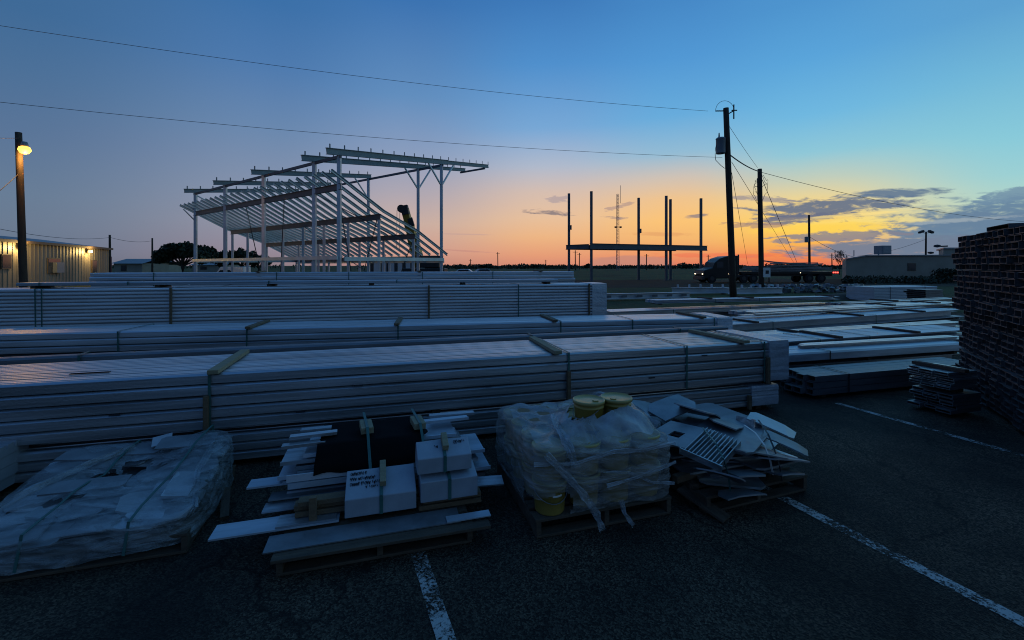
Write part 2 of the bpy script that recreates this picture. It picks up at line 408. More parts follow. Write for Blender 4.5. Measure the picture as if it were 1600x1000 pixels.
def paint_mat():
    m = bpy.data.materials.new('worn_line_paint'); m.use_nodes = True
    t = m.node_tree; b = t.nodes['Principled BSDF']; b.inputs['Roughness'].default_value = .7; b.inputs['Base Color'].default_value = (.42,.42,.40,1)
    out = t.nodes['Material Output']
    co = t.nodes.new('ShaderNodeTexCoord')
    n = t.nodes.new('ShaderNodeTexNoise'); n.inputs['Scale'].default_value = 42; n.inputs['Detail'].default_value = 6; n.inputs['Roughness'].default_value = .75
    n3 = t.nodes.new('ShaderNodeTexNoise'); n3.inputs['Scale'].default_value = 4; n3.inputs['Detail'].default_value = 2
    t.links.new(co.outputs['Object'], n.inputs[0]); t.links.new(co.outputs['Object'], n3.inputs[0])
    ad = t.nodes.new('ShaderNodeMath'); ad.operation = 'MULTIPLY_ADD'; t.links.new(n3.outputs[0], ad.inputs[0]); ad.inputs[1].default_value = .5; t.links.new(n.outputs[0], ad.inputs[2])
    mr = t.nodes.new('ShaderNodeMapRange'); mr.inputs[1].default_value = .70; mr.inputs[2].default_value = .84
    t.links.new(ad.outputs[0], mr.inputs[0])
    tr = t.nodes.new('ShaderNodeBsdfTransparent'); mx = t.nodes.new('ShaderNodeMixShader')
    t.links.new(mr.outputs[0], mx.inputs[0]); t.links.new(tr.outputs[0], mx.inputs[1]); t.links.new(b.outputs[0], mx.inputs[2]); t.links.new(mx.outputs[0], out.inputs[0])
    return m
tag(MB()._add([(-2500,-300,0),(2500,-300,0),(2500,4000,0),(-2500,4000,0)], [(0,1,2,3)]).build('ground', ground_mat()), kind='structure')
lot = [(-60,-30),(60,-30),(46,20)]+[(46-92*i/40, 20-i*.05+1.2*noise.noise((i*.4,0,3))) for i in range(1,40)]+[(-46,18)]
tag(MB()._add([(x,y,.004) for x,y in lot], [tuple(range(len(lot)))]).build('asphalt_lot', asphalt_mat()), kind='structure')
M['dirt'] = material('dark_dirt', (.042,.033,.024), .95, 0, .3, (.4,.4,.4), .5, 5, spec=.1)
dr = [(-30+i*3, 37+.25*i+1.0*noise.noise((i*.5,1,0))) for i in range(45)]
du = [(-30+i*3, 56+.45*i+1.5*noise.noise((i*.5,7,0))) for i in range(45)]
tag(MB()._add([(x,y,.006) for x,y in dr+du[::-1]], [tuple(range(90))]).build('dirt_road', M['dirt']), kind='structure')
pm = paint_mat()
def stripe(p, q, w):
    p, q = Vector((*p,0)), Vector((*q,0)); d = (q-p).normalized(); n = Vector((-d.y,d.x,0))*w/2
    k = max(2, int((q-p).length/.08)); mb = MB(); vs = []
    for i in range(k+1):
        c = p+(q-p)*i/k; e = noise.noise((c.x*9,c.y*9,1))*.008
        vs += [(c.x-n.x*(1+e*8), c.y-n.y*(1+e*8), .009), (c.x+n.x*(1-e*8), c.y+n.y*(1-e*8), .009)]
    mb._add(vs, [(2*i,2*i+1,2*i+3,2*i+2) for i in range(k)])
    return tag(mb.build('parking_line', pm), kind='structure')
def ext(p, q, a, b):
    p, q = Vector(p), Vector(q); d = (q-p).normalized(); return tuple(p-d*a), tuple(q+d*b)
stripe(*ext(G(652,862), G(697,1000), 0.0, 1.6), .10)
stripe(*ext(G(1235,785), G(1600,975), 0.35, 1.6), .105)
stripe(*ext(G(1330,637), G(1600,713), .2, .6), .09)

# ------------------------------------------------------------------ steel bundles
def hit(L, D, px):
    k = (px-800)/F
    return (k*L[1]-L[0])/(D[0]-k*D[1])
def bundle(label, L, Rp, z0, z1, depth, n, px0=None, px1=None, style='panel', pieces=10, mat='galv', boards=(), battens=(), straps=(), wrap=None,
           ragged=.015, name='steel_bundle', cat='steel bundle', group='banded bundles of galvanized steel sections', skid=True, length=None, wall=.006, strapmat='strap', tall=.62, batmat='timber', rag_y=.006, groove=.05):
    L, Rp = Vector(L), Vector(Rp)
    d = (Rp-L).normalized(); ang = math.atan2(d.y, d.x)
    s0 = 0.0 if px0 is None else hit(L, d, px0)
    s1 = (Rp-L).length if px1 is None else hit(L, d, px1)
    if length: s1 = s0+length
    O = L+d*s0; Ln = s1-s0
    toX = lambda px: hit(L, d, px)-s0
    t = thing(name, label, cat, (O.x, O.y, z0), ang, group)
    h = (z1-z0)/n
    for i in range(n):
        mb = MB(); a = i*h; e0 = random.uniform(-ragged, ragged); e1 = random.uniform(-ragged, ragged); dy = random.uniform(-rag_y, rag_y); g = .004
        hh = h-g
        if style == 'tubes':
            w = depth/pieces; y = 0
            while y < depth-.02:
                ww = w*random.uniform(.95, 1.05)
                j = random.uniform(-ragged, ragged); dz = random.uniform(0, .12)*h*.3
                mb.rtube(e0+j, Ln+e1, dy+y+.003, dy+y+ww-.003, a+.001, a+hh-dz, wall)
                y += ww
        elif style == 'open':
            q = min(.34, depth*.40); b = hh*.07
            poly = [(0,0),(depth,0),(depth,hh),(0,hh),(0,hh-b),(q,hh-b),(q,b),(0,b)]
            w = depth/pieces
            for k in range(pieces):
                if k == 0: pl_ = [(q+.004 if y_ == depth else y_, z_) for y_, z_ in poly]; j0 = j1 = 0
                else:
                    hj = hh-random.choice((0,.006,.012,.03)); w2 = (depth-q-.01)/max(1,pieces-1); g0, g1 = q+.01+(k-1)*w2+random.uniform(.004,.016), q+.01+k*w2-random.uniform(.004,.016); j0, j1 = random.uniform(-ragged,ragged)*2, random.uniform(-ragged,ragged)*2
                    pl_ = [(g0,0),(g1,0),(g1,hj),(g0,hj)]
                mb.prism([(dy+y_, a+z_) for y_, z_ in pl_], lambda x, y, z: (x, y, z), e0+j0, Ln+e1+j1)
        else:
            b = hh*.19; q = min(.022, hh*.3)
            poly = [(.09,0),(.09,hh*groove),(.002,hh*groove+.002),(0,hh*groove+.006),(0,hh-b),(q,hh)]
            if i == n-1:
                w = depth/pieces
                for k in range(pieces):
                    lo = hh-.035; j = random.uniform(-.004,.001)
                    if k: poly.append((k*w+.012, hh+j))
                    poly += [((k+1)*w-.014, hh+j), ((k+1)*w-.010, lo), ((k+1)*w+.002, lo)]
                poly = poly[:-2]
                poly += [(depth, hh-.01), (depth, 0)]
            else: poly += [(depth,hh),(depth,0)]
            mb.prism([(dy+y_, a+z_) for y_, z_ in poly], lambda x, y, z: (x, y, z), e0, Ln+e1)
        mb.build('purlin', M[random.choice(['galv','galv_b','galv_c','galv']) if mat == 'galv' else mat], t)
    H = z1-z0
    for px in boards:
        x = toX(px)
        MB().box(x-.022, x+.022, -.055, -.012, -.02, H*tall).build('timber', M['timber'], t, bevel=.004)
    for px in battens:
        x = toX(px)
        MB().obox((x, depth*.5-.02, H+.021), (.095, depth+.1, .042), (0,0,random.uniform(-.05,.05))).build('batten', M['batten_brown' if (group == gR and batmat == 'timber') else batmat], t, bevel=.004)
    for px in straps:
        x = toX(px); w = .012
        tilt = random.uniform(-.012,.012)
        mb = MB()
        mb.obox((x, -.0165, H/2), (2*w, .004, H), (0, tilt, 0)); mb.box(x-w, x+w, -.018, depth+.014, H+.006, H+.010); mb.box(x-w, x+w, depth+.012, depth+.016, 0, H)
        mb.build('strap', M[strapmat], t)
    if wrap:
        x = toX(wrap)
        mb = MB(); N = 14
        poly = [(-.014,.01)]+[(-.015-.008*random.random(), H*k/N) for k in range(1,N)]+[(-.010,H+.006),(depth*.4,H+.014),(depth+.01,H+.008),(depth+.014,.01)]
        mb.prism(poly, lambda a, y, z: (a, y, z), x+.02, Ln+.03)
        mb.build('end_wrap', M['endfilm'], t)
    if skid:
        k = max(2, int(Ln/2.2)+1)
        for i in range(k):
            x = .25+(Ln-.5)*i/(k-1)
            MB().box(x-.045, x+.045, .05, depth-.01, -.058, -.002).build('skid', M['pallet'], t)
    return t
gR = 'spread bundles of long steel sections on the right'
gA = 'long bundles of pale galvanized purlins in the middle of the yard'
A0, A1 = (-5.0, 3.79), (3.58, 6.22)
def offs(P, Q, t):
    P, Q = Vector(P), Vector(Q); d = (Q-P).normalized(); n = Vector((-d.y, d.x))
    return tuple(P+n*t), tuple(Q+n*t)
bundle('low galvanized bundle on the asphalt directly behind the pallets, under the big front bundle', *offs(A0,A1,.02), .06, .335, 1.0, 3, px0=-260, px1=1212, boards=(1168,), straps=(300,), wrap=1172, group=gA, ragged=.008)
bigb = bundle('big ribbed galvanized bundle nearest the camera, banded with upright boards and cross battens', A0, A1, .395, .95, 1.03, 5, px0=-260, px1=1228, pieces=14, boards=(324,887,1197), battens=(334,872,1160), straps=(328,888,1072,1193), wrap=1200, group=gA, ragged=.006, batmat='timber_pale')
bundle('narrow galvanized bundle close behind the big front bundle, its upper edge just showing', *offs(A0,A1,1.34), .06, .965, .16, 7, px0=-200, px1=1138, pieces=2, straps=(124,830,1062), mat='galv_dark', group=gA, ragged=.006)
B0, B1 = G(0,522,.85), G(1140,496,.85)
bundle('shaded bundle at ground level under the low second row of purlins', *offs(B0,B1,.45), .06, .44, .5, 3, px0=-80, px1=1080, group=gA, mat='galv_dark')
bundle('low second row bundle with three flat courses and a pale wrapped right end', B0, B1, .50, .85, 1.0, 3, px0=-80, px1=1142, pieces=4, battens=(388,620,866,1098), straps=(185,386,622,876,988,1116), wrap=1119, group=gA, ragged=.006)
C0, C1 = (-10.7, 9.4), (2.1, 12.3)
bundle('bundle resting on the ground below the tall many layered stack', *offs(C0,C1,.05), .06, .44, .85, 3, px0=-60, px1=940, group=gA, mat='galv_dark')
tallb = bundle('tall stack of thirteen thin purlin courses held by upright brown boards', C0, C1, .50, 1.5, .9, 13, px0=-60, px1=946, pieces=6, boards=(268,670,920), straps=(56,66,810), wrap=924, group=gA, ragged=.01, tall=1.0, rag_y=.012, groove=.34, mat='galv_bright')
bundle('thin bundle lying on top of the tall thirteen course stack', *offs(C0,C1,.12), 1.56, 1.635, .6, 1, px0=26, px1=872, pieces=4, straps=(62,200,420,620), group=gA, ragged=.02)
D0 = AT(140, 13.0); D1 = AT(898, 16.4)
bundle('lower half of the farthest long stack, hidden behind the tall course stack', *offs(D0,D1,.03), .06, .9, .8, 7, group=gA)
bundle('top bundle of the farthest long stack, just under the steel frame skyline', D0, D1, .96, 1.79, .8, 7, pieces=6, straps=(240,432,545,660,770), battens=(402,655,845), group=gA, ragged=.03, rag_y=.02)

def on_front(t, px):
    a_ = t.rotation_euler.z; O = t.location
    return hit((O.x,O.y), (math.cos(a_),math.sin(a_)), px)
for px, zf in ((470,.10),(762,.22),(1018,.17),(560,.33),(1100,.41),(180,.21)):
    x = on_front(bigb, px); MB().box(x-.045,x+.045,-.012,-.0085,zf,zf+.016).build('stamp', M['strap_dark'], bigb)
x0 = on_front(bigb, 72); MB().box(x0,x0+.32,.30,.335,.556,.562).build('slot_shade', M['black'], bigb)  # dark slot between the ribs, its shade drawn as a flat black strip
for px, y_, l in ((283,.15,'white paper scrap on the tall stack beside its left brown board'),(352,.3,'smaller paper scrap on the tall stack right of the first one')):
    x = on_front(tallb, px); c = Vector((x,y_,1.009)); c.rotate(Euler((0,0,tallb.rotation_euler.z)))
    o = MB().prism([(-.17,-.08),(.15,-.06),(.12,.07),(-.1,.09)], lambda z, xx, yy: (xx, yy, z+.03*math.sin(xx*9)), 0, .003).build('paper_scrap', M['paper'])
    o.location = tallb.location+c+Vector((0,-.02,.035)); o.rotation_euler = (R(8),0,.2); tag(o, l, 'paper scrap')
gR = 'spread bundles of long steel sections on the right'
def two(px0, y0, px1, y1, z): return G(px0,y0,z), G(px1,y1,z)
P, Q = two(1025,469,1312,463,.75)
bundle('thin pale bundle on top of the far right row near the power poles', P, Q, .63, .75, .7, 1, pieces=3, battens=(1110,1175,1300), straps=(1118,1186), group=gR, mat='galv_pale', style='open', batmat='timber')
P2, Q2 = two(955,487,1312,474,.47)
bundle('thin blue grey bundle below it, running out toward the grass patch', P2, Q2, .31, .47, .9, 1, pieces=3, straps=(1052,1172), group=gR, mat='galv', style='open')
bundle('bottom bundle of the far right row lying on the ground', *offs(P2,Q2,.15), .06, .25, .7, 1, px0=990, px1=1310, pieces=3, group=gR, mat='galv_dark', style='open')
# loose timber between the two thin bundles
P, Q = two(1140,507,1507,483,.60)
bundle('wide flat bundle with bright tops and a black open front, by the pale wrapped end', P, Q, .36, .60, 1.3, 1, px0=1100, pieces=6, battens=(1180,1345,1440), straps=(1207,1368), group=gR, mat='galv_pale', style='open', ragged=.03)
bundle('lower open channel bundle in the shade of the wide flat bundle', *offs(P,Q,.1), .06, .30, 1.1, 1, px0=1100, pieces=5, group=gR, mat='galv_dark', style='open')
P, Q = two(1190,536,1522,514,.56)
bundle('pale bundle with brown cross battens in the middle of the right hand spread', P, Q, .33, .56, .8, 2, px0=1150, pieces=4, battens=(1310,1430), straps=(1358,1281), group=gR, mat='galv_pale', style='open')
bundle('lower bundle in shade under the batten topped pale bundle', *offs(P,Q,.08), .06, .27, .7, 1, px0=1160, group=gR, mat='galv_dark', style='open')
P, Q = two(1225,553,1512,535,.50)
bundle('bright flat topped bundle with one smooth front face, above the black ended channels', P, Q, .34, .50, .62, 1, px0=1190, pieces=2, straps=(1296,1505), group=gR, mat='galv_pale', strapmat='strap_dark')
bundle('thin bundle beneath the bright flat topped one, its upper lip catching light', *offs(P,Q,.06), .06, .28, .5, 1, px0=1210, group=gR, mat='galv', style='open')
P, Q = two(1272,588,1440,574,.35)
bundle('four courses of grey channels with black open ends on the asphalt', P, Q, .06, .35, .55, 3, length=3.5, style='tubes', pieces=4, wall=.008, group=gR, mat='galv_dark', ragged=.09, straps=(1325,), strapmat='strap_dark')
P, Q = G(1490,655,0), None
Pq = (P[0]+.96, P[1]+.27)
bundle('dark nested channels on the ground beside the tall channel wall', P, Pq, .06, .31, .5, 5, length=.56, style='tubes', pieces=3, wall=.008, group=gR, mat='galv_dark', ragged=.05)
bundle('nested channels with pale top edges stacked on the dark ones beside the channel wall', (P[0]-.02,P[1]+.02), (P[0]+.94,P[1]+.29), .37, .60, .5, 6, length=.54, style='tubes', pieces=3, wall=.006, group=gR, mat='galv', ragged=.04, battens=(1500,))
P, Q = two(1190,523,1508,503,.52)
bundle('narrow silver bundle in the gap between the two batten crossed bundles', P, Q, .40, .52, .45, 1, px0=1150, pieces=3, battens=(1245,), straps=(1420,), group=gR, mat='galv_c', style='open', ragged=.05)
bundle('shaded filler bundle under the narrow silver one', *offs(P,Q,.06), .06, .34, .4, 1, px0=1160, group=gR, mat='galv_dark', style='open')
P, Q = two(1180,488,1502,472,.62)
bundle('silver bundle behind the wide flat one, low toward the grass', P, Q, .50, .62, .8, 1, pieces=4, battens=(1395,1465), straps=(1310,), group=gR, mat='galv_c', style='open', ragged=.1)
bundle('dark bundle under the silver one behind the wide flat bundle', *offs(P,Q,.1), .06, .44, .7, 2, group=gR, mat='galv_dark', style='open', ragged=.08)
P, Q = two(1330,474,1506,466,.58)
bundle('short brown shadowed bundle before the white sheet stack', P, Q, .30, .58, .9, 2, pieces=4, battens=(1400,), group=gR, mat='galv_b', style='open', ragged=.15)
bundle('single thin sections laid over the bright flat topped bundle', *offs(*two(1225,553,1512,535,.50),.30), .505, .56, .22, 1, px0=1255, px1=1500, pieces=2, group=gR, mat='galv_c', style='open', skid=False, ragged=.1)
bundle('loose light sections lying along the back of the wide flat bundle', *offs(*two(1140,507,1507,483,.60),.75), .645, .70, .3, 1, px0=1180, px1=1490, pieces=2, group=gR, mat='galv', style='open', skid=False, ragged=.2)
# tall wall of channel ends at the far right
u = Vector((.53,.85)).normalized(); bdir = Vector((.85,-.53)).normalized()
S0 = Vector((5.80,4.97))-u*.9
zz = .06
lab = ['lowest bundle of the tall dark wall of channel ends at the right edge','second bundle up in the tall dark wall of channel ends','third bundle up in the tall dark wall of channel ends','topmost bundle of the tall dark wall of channel ends, nearly level with the roofline']
for i, (n, dl, off) in enumerate(((7,3.50,.0),(7,3.57,.0),(7,3.62,.0),(6,3.60,.0))):
    h = n*.0885
    a = S0+bdir*random.uniform(-.03,.03)
    bundle(lab[i], tuple(a), tuple(a+bdir), zz, zz+h, dl, n, length=1.7, style='tubes', pieces=17, wall=.0075, mat='tube_dark', ragged=.03, rag_y=.02, group='bundles stacked into the dark wall of channel ends', skid=False)
    if i == 0:
        tt = thing('skid_timber', 'dark timber skids under the tall wall of channel ends', 'timber', (a.x,a.y,0), math.atan2(bdir.y,bdir.x))
        for x in (.15,.8,1.5): MB().box(x,x+.09,.02,3.2,.002,.056).build('timber', M['timber'], tt)
    zz += h+.006
def loose(label, y, z, Lx, w=.2, h=.07, x0=-.25, mat='galv_pale'):
    o = S0+bdir*x0+u*y
    t = thing('loose_channel', label, 'steel channel', (o.x,o.y,z), math.atan2(bdir.y,bdir.x), 'loose channels on the dark wall of channel ends')
    MB().rtube(0, Lx, 0, w, 0, h, .006).build('channel', M[mat], t)
loose('single channel lying on the very top of the dark wall, cut by the right edge', .55, zz+.002, 1.6, .5, .075, 0)
loose('single dark channel on top of the wall, left of the topmost one', 1.75, zz+.002, 1.5, .75, .06, .04, 'tube_dark')

# pale stacks far right
P = AT(1366, 24.6)
bundle('white stack of sheets with a dark left end in front of the block building', P, (P[0]+5,P[1]+1.2), .06, .82, 1.6, 9, length=4.6, style='panel', pieces=4, mat='white', ragged=.02, group=None, name='sheet_stack', cat='sheet stack', straps=(1391,1445), strapmat='strap_dark')
P = AT(1484, 21.6)
bundle('small dark square bundle in front of the white sheet stack', AT(1446,22.2), AT(1486,22.5), .06, .80, .9, 8, length=1.1, style='tubes', pieces=5, mat='galv_dark', ragged=.03, group=None)

# ------------------------------------------------------------------ white-topped steel building frame
U = Vector((.5, 1.0, 0)); Lv = Vector((-1.327, 1.0, 0)); P0 = Vector((-9.257, 24.0, 0))
KS = [0, 1.5, 5.23, 8.88, 12.4]
fr = thing('steel_building_frame', 'unfinished galvanized steel building frame with high sloping beams and a lower purlin roof', 'steel frame', tuple(P0))
def fp(k, m, z): return tuple(Lv*k+U*m+Vector((0,0,z)))
ztop = lambda m: 8.25+.1686*m
mend = [14.45, 14.2, 8.6, 8.6, 8.6]
clipmb = MB().box(-.022,.022,-.04,.04,0,.22)
clip0 = None
for k, me in zip(KS, mend):
    mb = MB(); a, b = fp(k,-.75,ztop(-.75)-.17), fp(k,me,ztop(me)-.17)
    if me > 10:
        c = fp(k,9.0,ztop(9.0)-.17); mb.ibeam(a, c, .16, .34, .03); mb.ibeam(c, b, .14, .28, .03)
    else: mb.ibeam(a, b, .16, .32, .03)
    raf = mb.build('rafter', M['frame_beam'], fr)
    m = -.55
    while m < me:
        if clip0 is None: clip0 = clipmb.build('clip', M['frame_beam'], raf); c = clip0
        else: c = clip0.copy(); COL.objects.link(c); c.parent = raf
        c.location = fp(k, m, ztop(m)+.0)
        m += .88
def column(k, m, z, r=.11):
    x, y, _ = fp(k, m, 0)
    mb = MB(); mb.box(x-r,x+r,y-r,y+r,.03,z); mb.box(x-r*1.8,x+r*1.8,y-r*1.8,y+r*1.8,0,.03)
    return mb.build('column', M['frame'], fr)
for k in KS: column(k, 0, ztop(0)-.35, .095)
for k in KS[:3]: column(k, 8.33, ztop(8.33)-.35, .10)
HR = {0: 6.42, 2.67: 5.10, 5.53: 4.12, 8.36: 2.74}
def roofz(m):
    if m <= 2.67: return 6.42-(6.42-5.10)/2.67*m
    if m <= 5.53: return 5.10-(5.10-4.12)/2.86*(m-2.67)
    return 4.12-(4.12-2.74)/2.83*(m-5.53)
for m, z in HR.items():
    MB().ibeam(fp(-.08,m,z-.2), fp(12.6,m,z-.2), .16, .34, .03).build('eave_beam', M['frame_dark'], fr)
    if m:
        for k in (0, 1.9, 3.6, 5.23, 7.0, 8.88, 10.6, 12.4): column(k, m, z-.37, .07)
pk = -.25; i = 0
while pk < 13.0:
    mb = MB()
    ms = [-.75, 0, 2.67, 5.53, 8.5]
    for a, b in zip(ms, ms[1:]): mb.cbeam(fp(pk,a,roofz(a)+.1), fp(pk,b,roofz(b)+.1), .07, .17, .016)
    mb.build('purlin', M['frame'], fr)
    pk += .53; i += 1
MB().beam(fp(-.1,0,ztop(0)-.42), fp(12.6,0,ztop(0)-.42), .1, .16).build('eave_strut', M['frame_dark'], fr)
MB().beam(fp(-.1,8.33,ztop(8.33)-.42), fp(12.6,8.33,ztop(8.33)-.42), .1, .16).build('eave_strut', M['frame_dark'], fr)
MB().beam(fp(-.1,13.7,ztop(13.7)-.40), fp(1.6,13.7,ztop(13.7)-.40), .1, .14).build('eave_strut', M['frame_dark'], fr)
MB().beam(fp(-.05,-.16,2.42), fp(12.5,-.16,2.42), .08, .2).build('girt', M['frame'], fr)
MB().beam(fp(-.1,0.2,2.36), fp(-.1,8.4,2.44), .08, .22).build('girt', M['frame'], fr)
MB().beam(fp(12.5,0.2,2.36), fp(12.5,8.4,2.44), .08, .22).build('girt', M['frame'], fr)
MB().beam(fp(0,8.6,2.30), fp(12.5,8.6,2.30), .08, .2).build('girt', M['frame'], fr)
for k in (0, 1.5):
    for s in (-1.35, 1.35):
        MB().beam(fp(k,8.33,7.75), fp(k,8.33+s,ztop(8.33+s)-.36), .09, .09).build('brace', M['frame'], fr)
MB().beam(fp(5.23,8.33,7.6), fp(5.23,7.0,ztop(7.0)-.36), .08,.08).build('brace', M['frame'], fr)
MB().beam(fp(12.4,0,7.75), fp(12.4,1.6,ztop(1.6)-1.6), .08,.08).build('brace', M['frame'], fr)
MB().beam(fp(12.5,-.75,6.5), fp(12.4,0,5.6), .07,.07).build('brace', M['frame'], fr)
for a, b in (((0.1,0,6.1),(1.5,2.67,.4)),((3.6,0,6.0),(7.2,2.6,.6)),((0.1,2.67,4.8),(3.4,5.5,1.0)),((5.2,2.67,4.8),(2.2,5.5,.9)),((1.5,0,6.1),(.2,5.5,3.4)),((0,5.53,3.8),(3.0,8.3,.5)),((6.8,0,6.0),(8.9,2.67,.5))):
    MB().tube([fp(*a), fp(*b)], .03, 5).build('brace_rod', M['frame_dark'], fr)

# ------------------------------------------------------------------ open post frame with one deck
pf = thing('post_frame', 'open frame of six tall slim posts carrying one dark flat deck', 'steel frame', (10.04,56.7,0))
pts = {'a':(10.04,56.7,11.4),'b':(21.0,61.0,11.5),'c':(26.7,63.3,11.5),'d':(7.5,59.0,11.5),'e':(17.75,62.8,11.5),'f':(22.7,64.2,11.5)}
for p in pts.values():
    x, y = p[0]-10.04, p[1]-56.7
    mb = MB(); mb.box(x-.15,x+.15,y-.15,y+.15,.04,p[2]); mb.box(x-.3,x+.3,y-.3,y+.3,0,.04)
    mb.build('post', M['frame_dark'], pf)
def rel(n, z, dx=0, dy=0): return (pts[n][0]-10.04+dx, pts[n][1]-56.7+dy, z)
MB().ibeam(rel('a',4.45,-.2,-.28), rel('c',4.45,.9,.1), .25, .72, .05).build('deck_beam', M['frame_dark'], pf)
MB().ibeam(rel('d',4.4,-.3,.25), rel('f',4.4,1.0,.6), .25, .6, .05).build('deck_beam', M['frame_dark'], pf)
MB().ibeam(rel('a',4.42,-.35,-.1), rel('d',4.42,-.35,.1), .25, .6, .05).build('deck_beam', M['frame_dark'], pf)
mb = MB(); q = [rel('a',0,-.1,0), rel('c',0,.7,.25), rel('f',0,1.0,.4), rel('d',0,-.1,.1)]
mb._add([(x,y,4.50) for x,y,_ in q]+[(x,y,4.62) for x,y,_ in q], MB.BF); mb.build('deck', M['frame_dark'], pf)
for n, z in (('d',7.0),('e',6.85)):
    x, y, _ = rel(n, 0); MB().box(x-.05,x+.32,y-.32,y-.15,z-.3,z+.3).build('junction_box', M['frame_dark'], pf)

# ------------------------------------------------------------------ poles, lines
def pole(name, label, px, d, ytop, lean=0.0, r=.17, cat='utility pole', group='wooden utility poles', mat='polewood'):
    X = (px-800)/F*d; h = H0+(HZ-ytop)/F*d
    t = thing(name, label, cat, (X, d, 0), 0, group)
    MB().tube([(lean*i/6, 0, h*i/6) for i in range(7)], r, 12, r*.78).build('shaft', M[mat], t, True)
    return t, X, h
t1, X1, h1 = pole('utility_pole', 'tallest wooden utility pole, carrying a grey transformer can', 1146, 25.0, 169, -.42, .185)
c = MB(); c.lathe([(.0,0),(.24,.01),(.25,.05),(.25,.78),(.265,.80),(.265,.84),(.2,.90),(0,.92)], (-.72, -.02, h1-2.55), 20)
tr = c.build('transformer', M['trafo'], t1, True)
MB().tube([(-.80,0,h1-1.64),(-.80,0,h1-1.38)], .05, 8, .03).build('bushing', M['trafo'], tr)
MB().box(-.5,-.28,-.06,.06,h1-2.4,h1-2.3).build('bracket', M['cable'], t1)
MB().box(-.5,-.28,-.06,.06,h1-1.9,h1-1.8).build('bracket', M['cable'], t1)
mb = MB(); mb.tube([(-.42,0,h1-.15),(-1.0,0,h1-.16)], .03, 6)
for k in range(4): mb.lathe([(.05,-.02),(.085,0),(.05,.02)], (-.62-.1*k,0,h1-.155), 10)
mb.build('insulator', M['cable'], t1)
mb = MB(); mb.beam((-.42,0,h1-.4),(.05,0,h1-.12),.06,.06); mb.beam((-.1,0,h1-.12),(.2,0,h1-.12),.05,.05); mb.tube([(.02,0,h1-.6),(.02,0,h1+.2)], .035, 6); mb.build('cutout_arm', M['cable'], t1)
arc = [(-1.0+.52*(1-math.cos(a)), 0, h1-.16+.52*math.sin(a)*1.1) for a in [math.pi*i/12 for i in range(13)]]
MB().tube(arc, .012, 5).build('jumper_wire', M['cable'], t1)
arc = [(-.8-.22*math.sin(math.pi*i/12), 0, h1-1.5-2.1*i/12) for i in range(9)]+[(-.7,0,h1-3.2),(-.5,0,h1-3.35),(-.35,0,h1-3.35)]
MB().tube(arc, .016, 5).build('jumper_wire', M['cable'], t1)
t2, X2, h2 = pole('utility_pole', 'shorter wooden utility pole with a small white notice, right of the tallest pole', 1190, 33.0, 264, -.14, .19)
sn = MB().box(-.02,.48,-.30,-.22,1.15,1.85).build('notice', M['paper'], t2); MB().box(.12,.36,-.306,-.3,1.4,1.65).build('notice_mark', M['cable'], sn)
for k, (dx, dz, s) in enumerate(((.32,-.9,.22),(.30,-1.9,.25),(-.35,-2.3,.3),(-.3,-1.6,.2))):
    pts_ = [(-.1+dx*math.sin(math.pi*i/10)*1.6, -.1, h2-.5+dz*i/10+.12*math.sin(i*1.7+k)) for i in range(11)]
    MB().tube(pts_, .014, 5).build('service_loop', M['cable'], t2)
mb = MB()
for z in (-.9,-1.3,-1.7): mb.beam((-.55,-.1,h2+z),(-.2,-.1,h2+z-.05),.03,.03)
mb.beam((-.38,-.1,h2-.7),(-.34,-.1,h2-2.4),.03,.03); mb.build('antenna', M['cable'], t2)
t3, X3, h3 = pole('utility_pole', 'thin far utility pole with a small transformer, behind the flatbed trailer', 1265, 75, 336, -.1, .2)
MB().lathe([(0,0),(.3,.02),(.3,.95),(0,1.0)], (-.5,0,h3-4.6), 12).build('transformer', M['trafo'], t3)
t4, X4, h4 = pole('lamp_pole', 'leaning dark wooden pole with a lit sodium lamp at the far left', 38, 20.0, 207, -.26, .15, 'lamp pole', None)
mb = MB(); mb.tube([(-.2,0,h4-.62),(.02,-.06,h4-.50),(.12,-.1,h4-.52)], .03, 6); mb.build('lamp_arm', M['cable'], t4)
MB().lathe([(0,.20),(.09,.19),(.12,.10),(.13,0),(.10,-.02)], (.14,-.12,h4-.64), 16).build('lamp_hood', M['trafo'], t4)
MB().lathe([(0,-.34),(.14,-.30),(.22,-.16),(.18,-.03),(.1,.0),(0,.0)], (.14,-.12,h4-.66), 16).build('lamp_bulb', M['sodium'], t4)
lp = bpy.data.lights.new('sodium_light', 'POINT'); lp.energy = 170; lp.color = (1,.5,.12); lp.shadow_soft_size = .12
lo = bpy.data.objects.new('sodium_light', lp); COL.objects.link(lo); lo.location = (.3,-.2,h4-1.12); lo.parent = t4
far_poles = [(172,60,367,'weathered pole with a red conduit at the corner of the tan metal building'),(238,85,372,'dark pole standing left of the broad dark tree'),
 (778,260,394,'distant thin pole right of the steel frame'),(735,300,405,'farther thin pole next to the steel frame on the horizon'),(899,190,391,'distant pole seen just right of the leftmost slim post'),(905,230,395,'distant pole close beside its taller twin under the flat deck'),
 (1010,200,397,'distant leaning pole with a short arm below the flat deck'),(1107,240,398,'distant pole just left of the dark truck cab'),(1300,200,396,'far pole in front of the orange sky near the bare tree'),(853,320,406,'tiny pole on the horizon between the two steel frames')]
for px, d, y, l in far_poles:
    tp, Xp, hp = pole('utility_pole', l, px, d, y, random.uniform(-.2,.2), .12+d*.0006, 'utility pole', 'far utility poles along the skyline')
    if d > 150: MB().beam((-1.1,0,hp-.8),(1.1,0,hp-.8),.16,.16).build('crossarm', M['polewood'], tp)
    elif px < 200: MB().tube([(.22,-.1,0),(.2,-.1,3.2)], .09, 8).build('conduit', M['red_pipe'], tp)
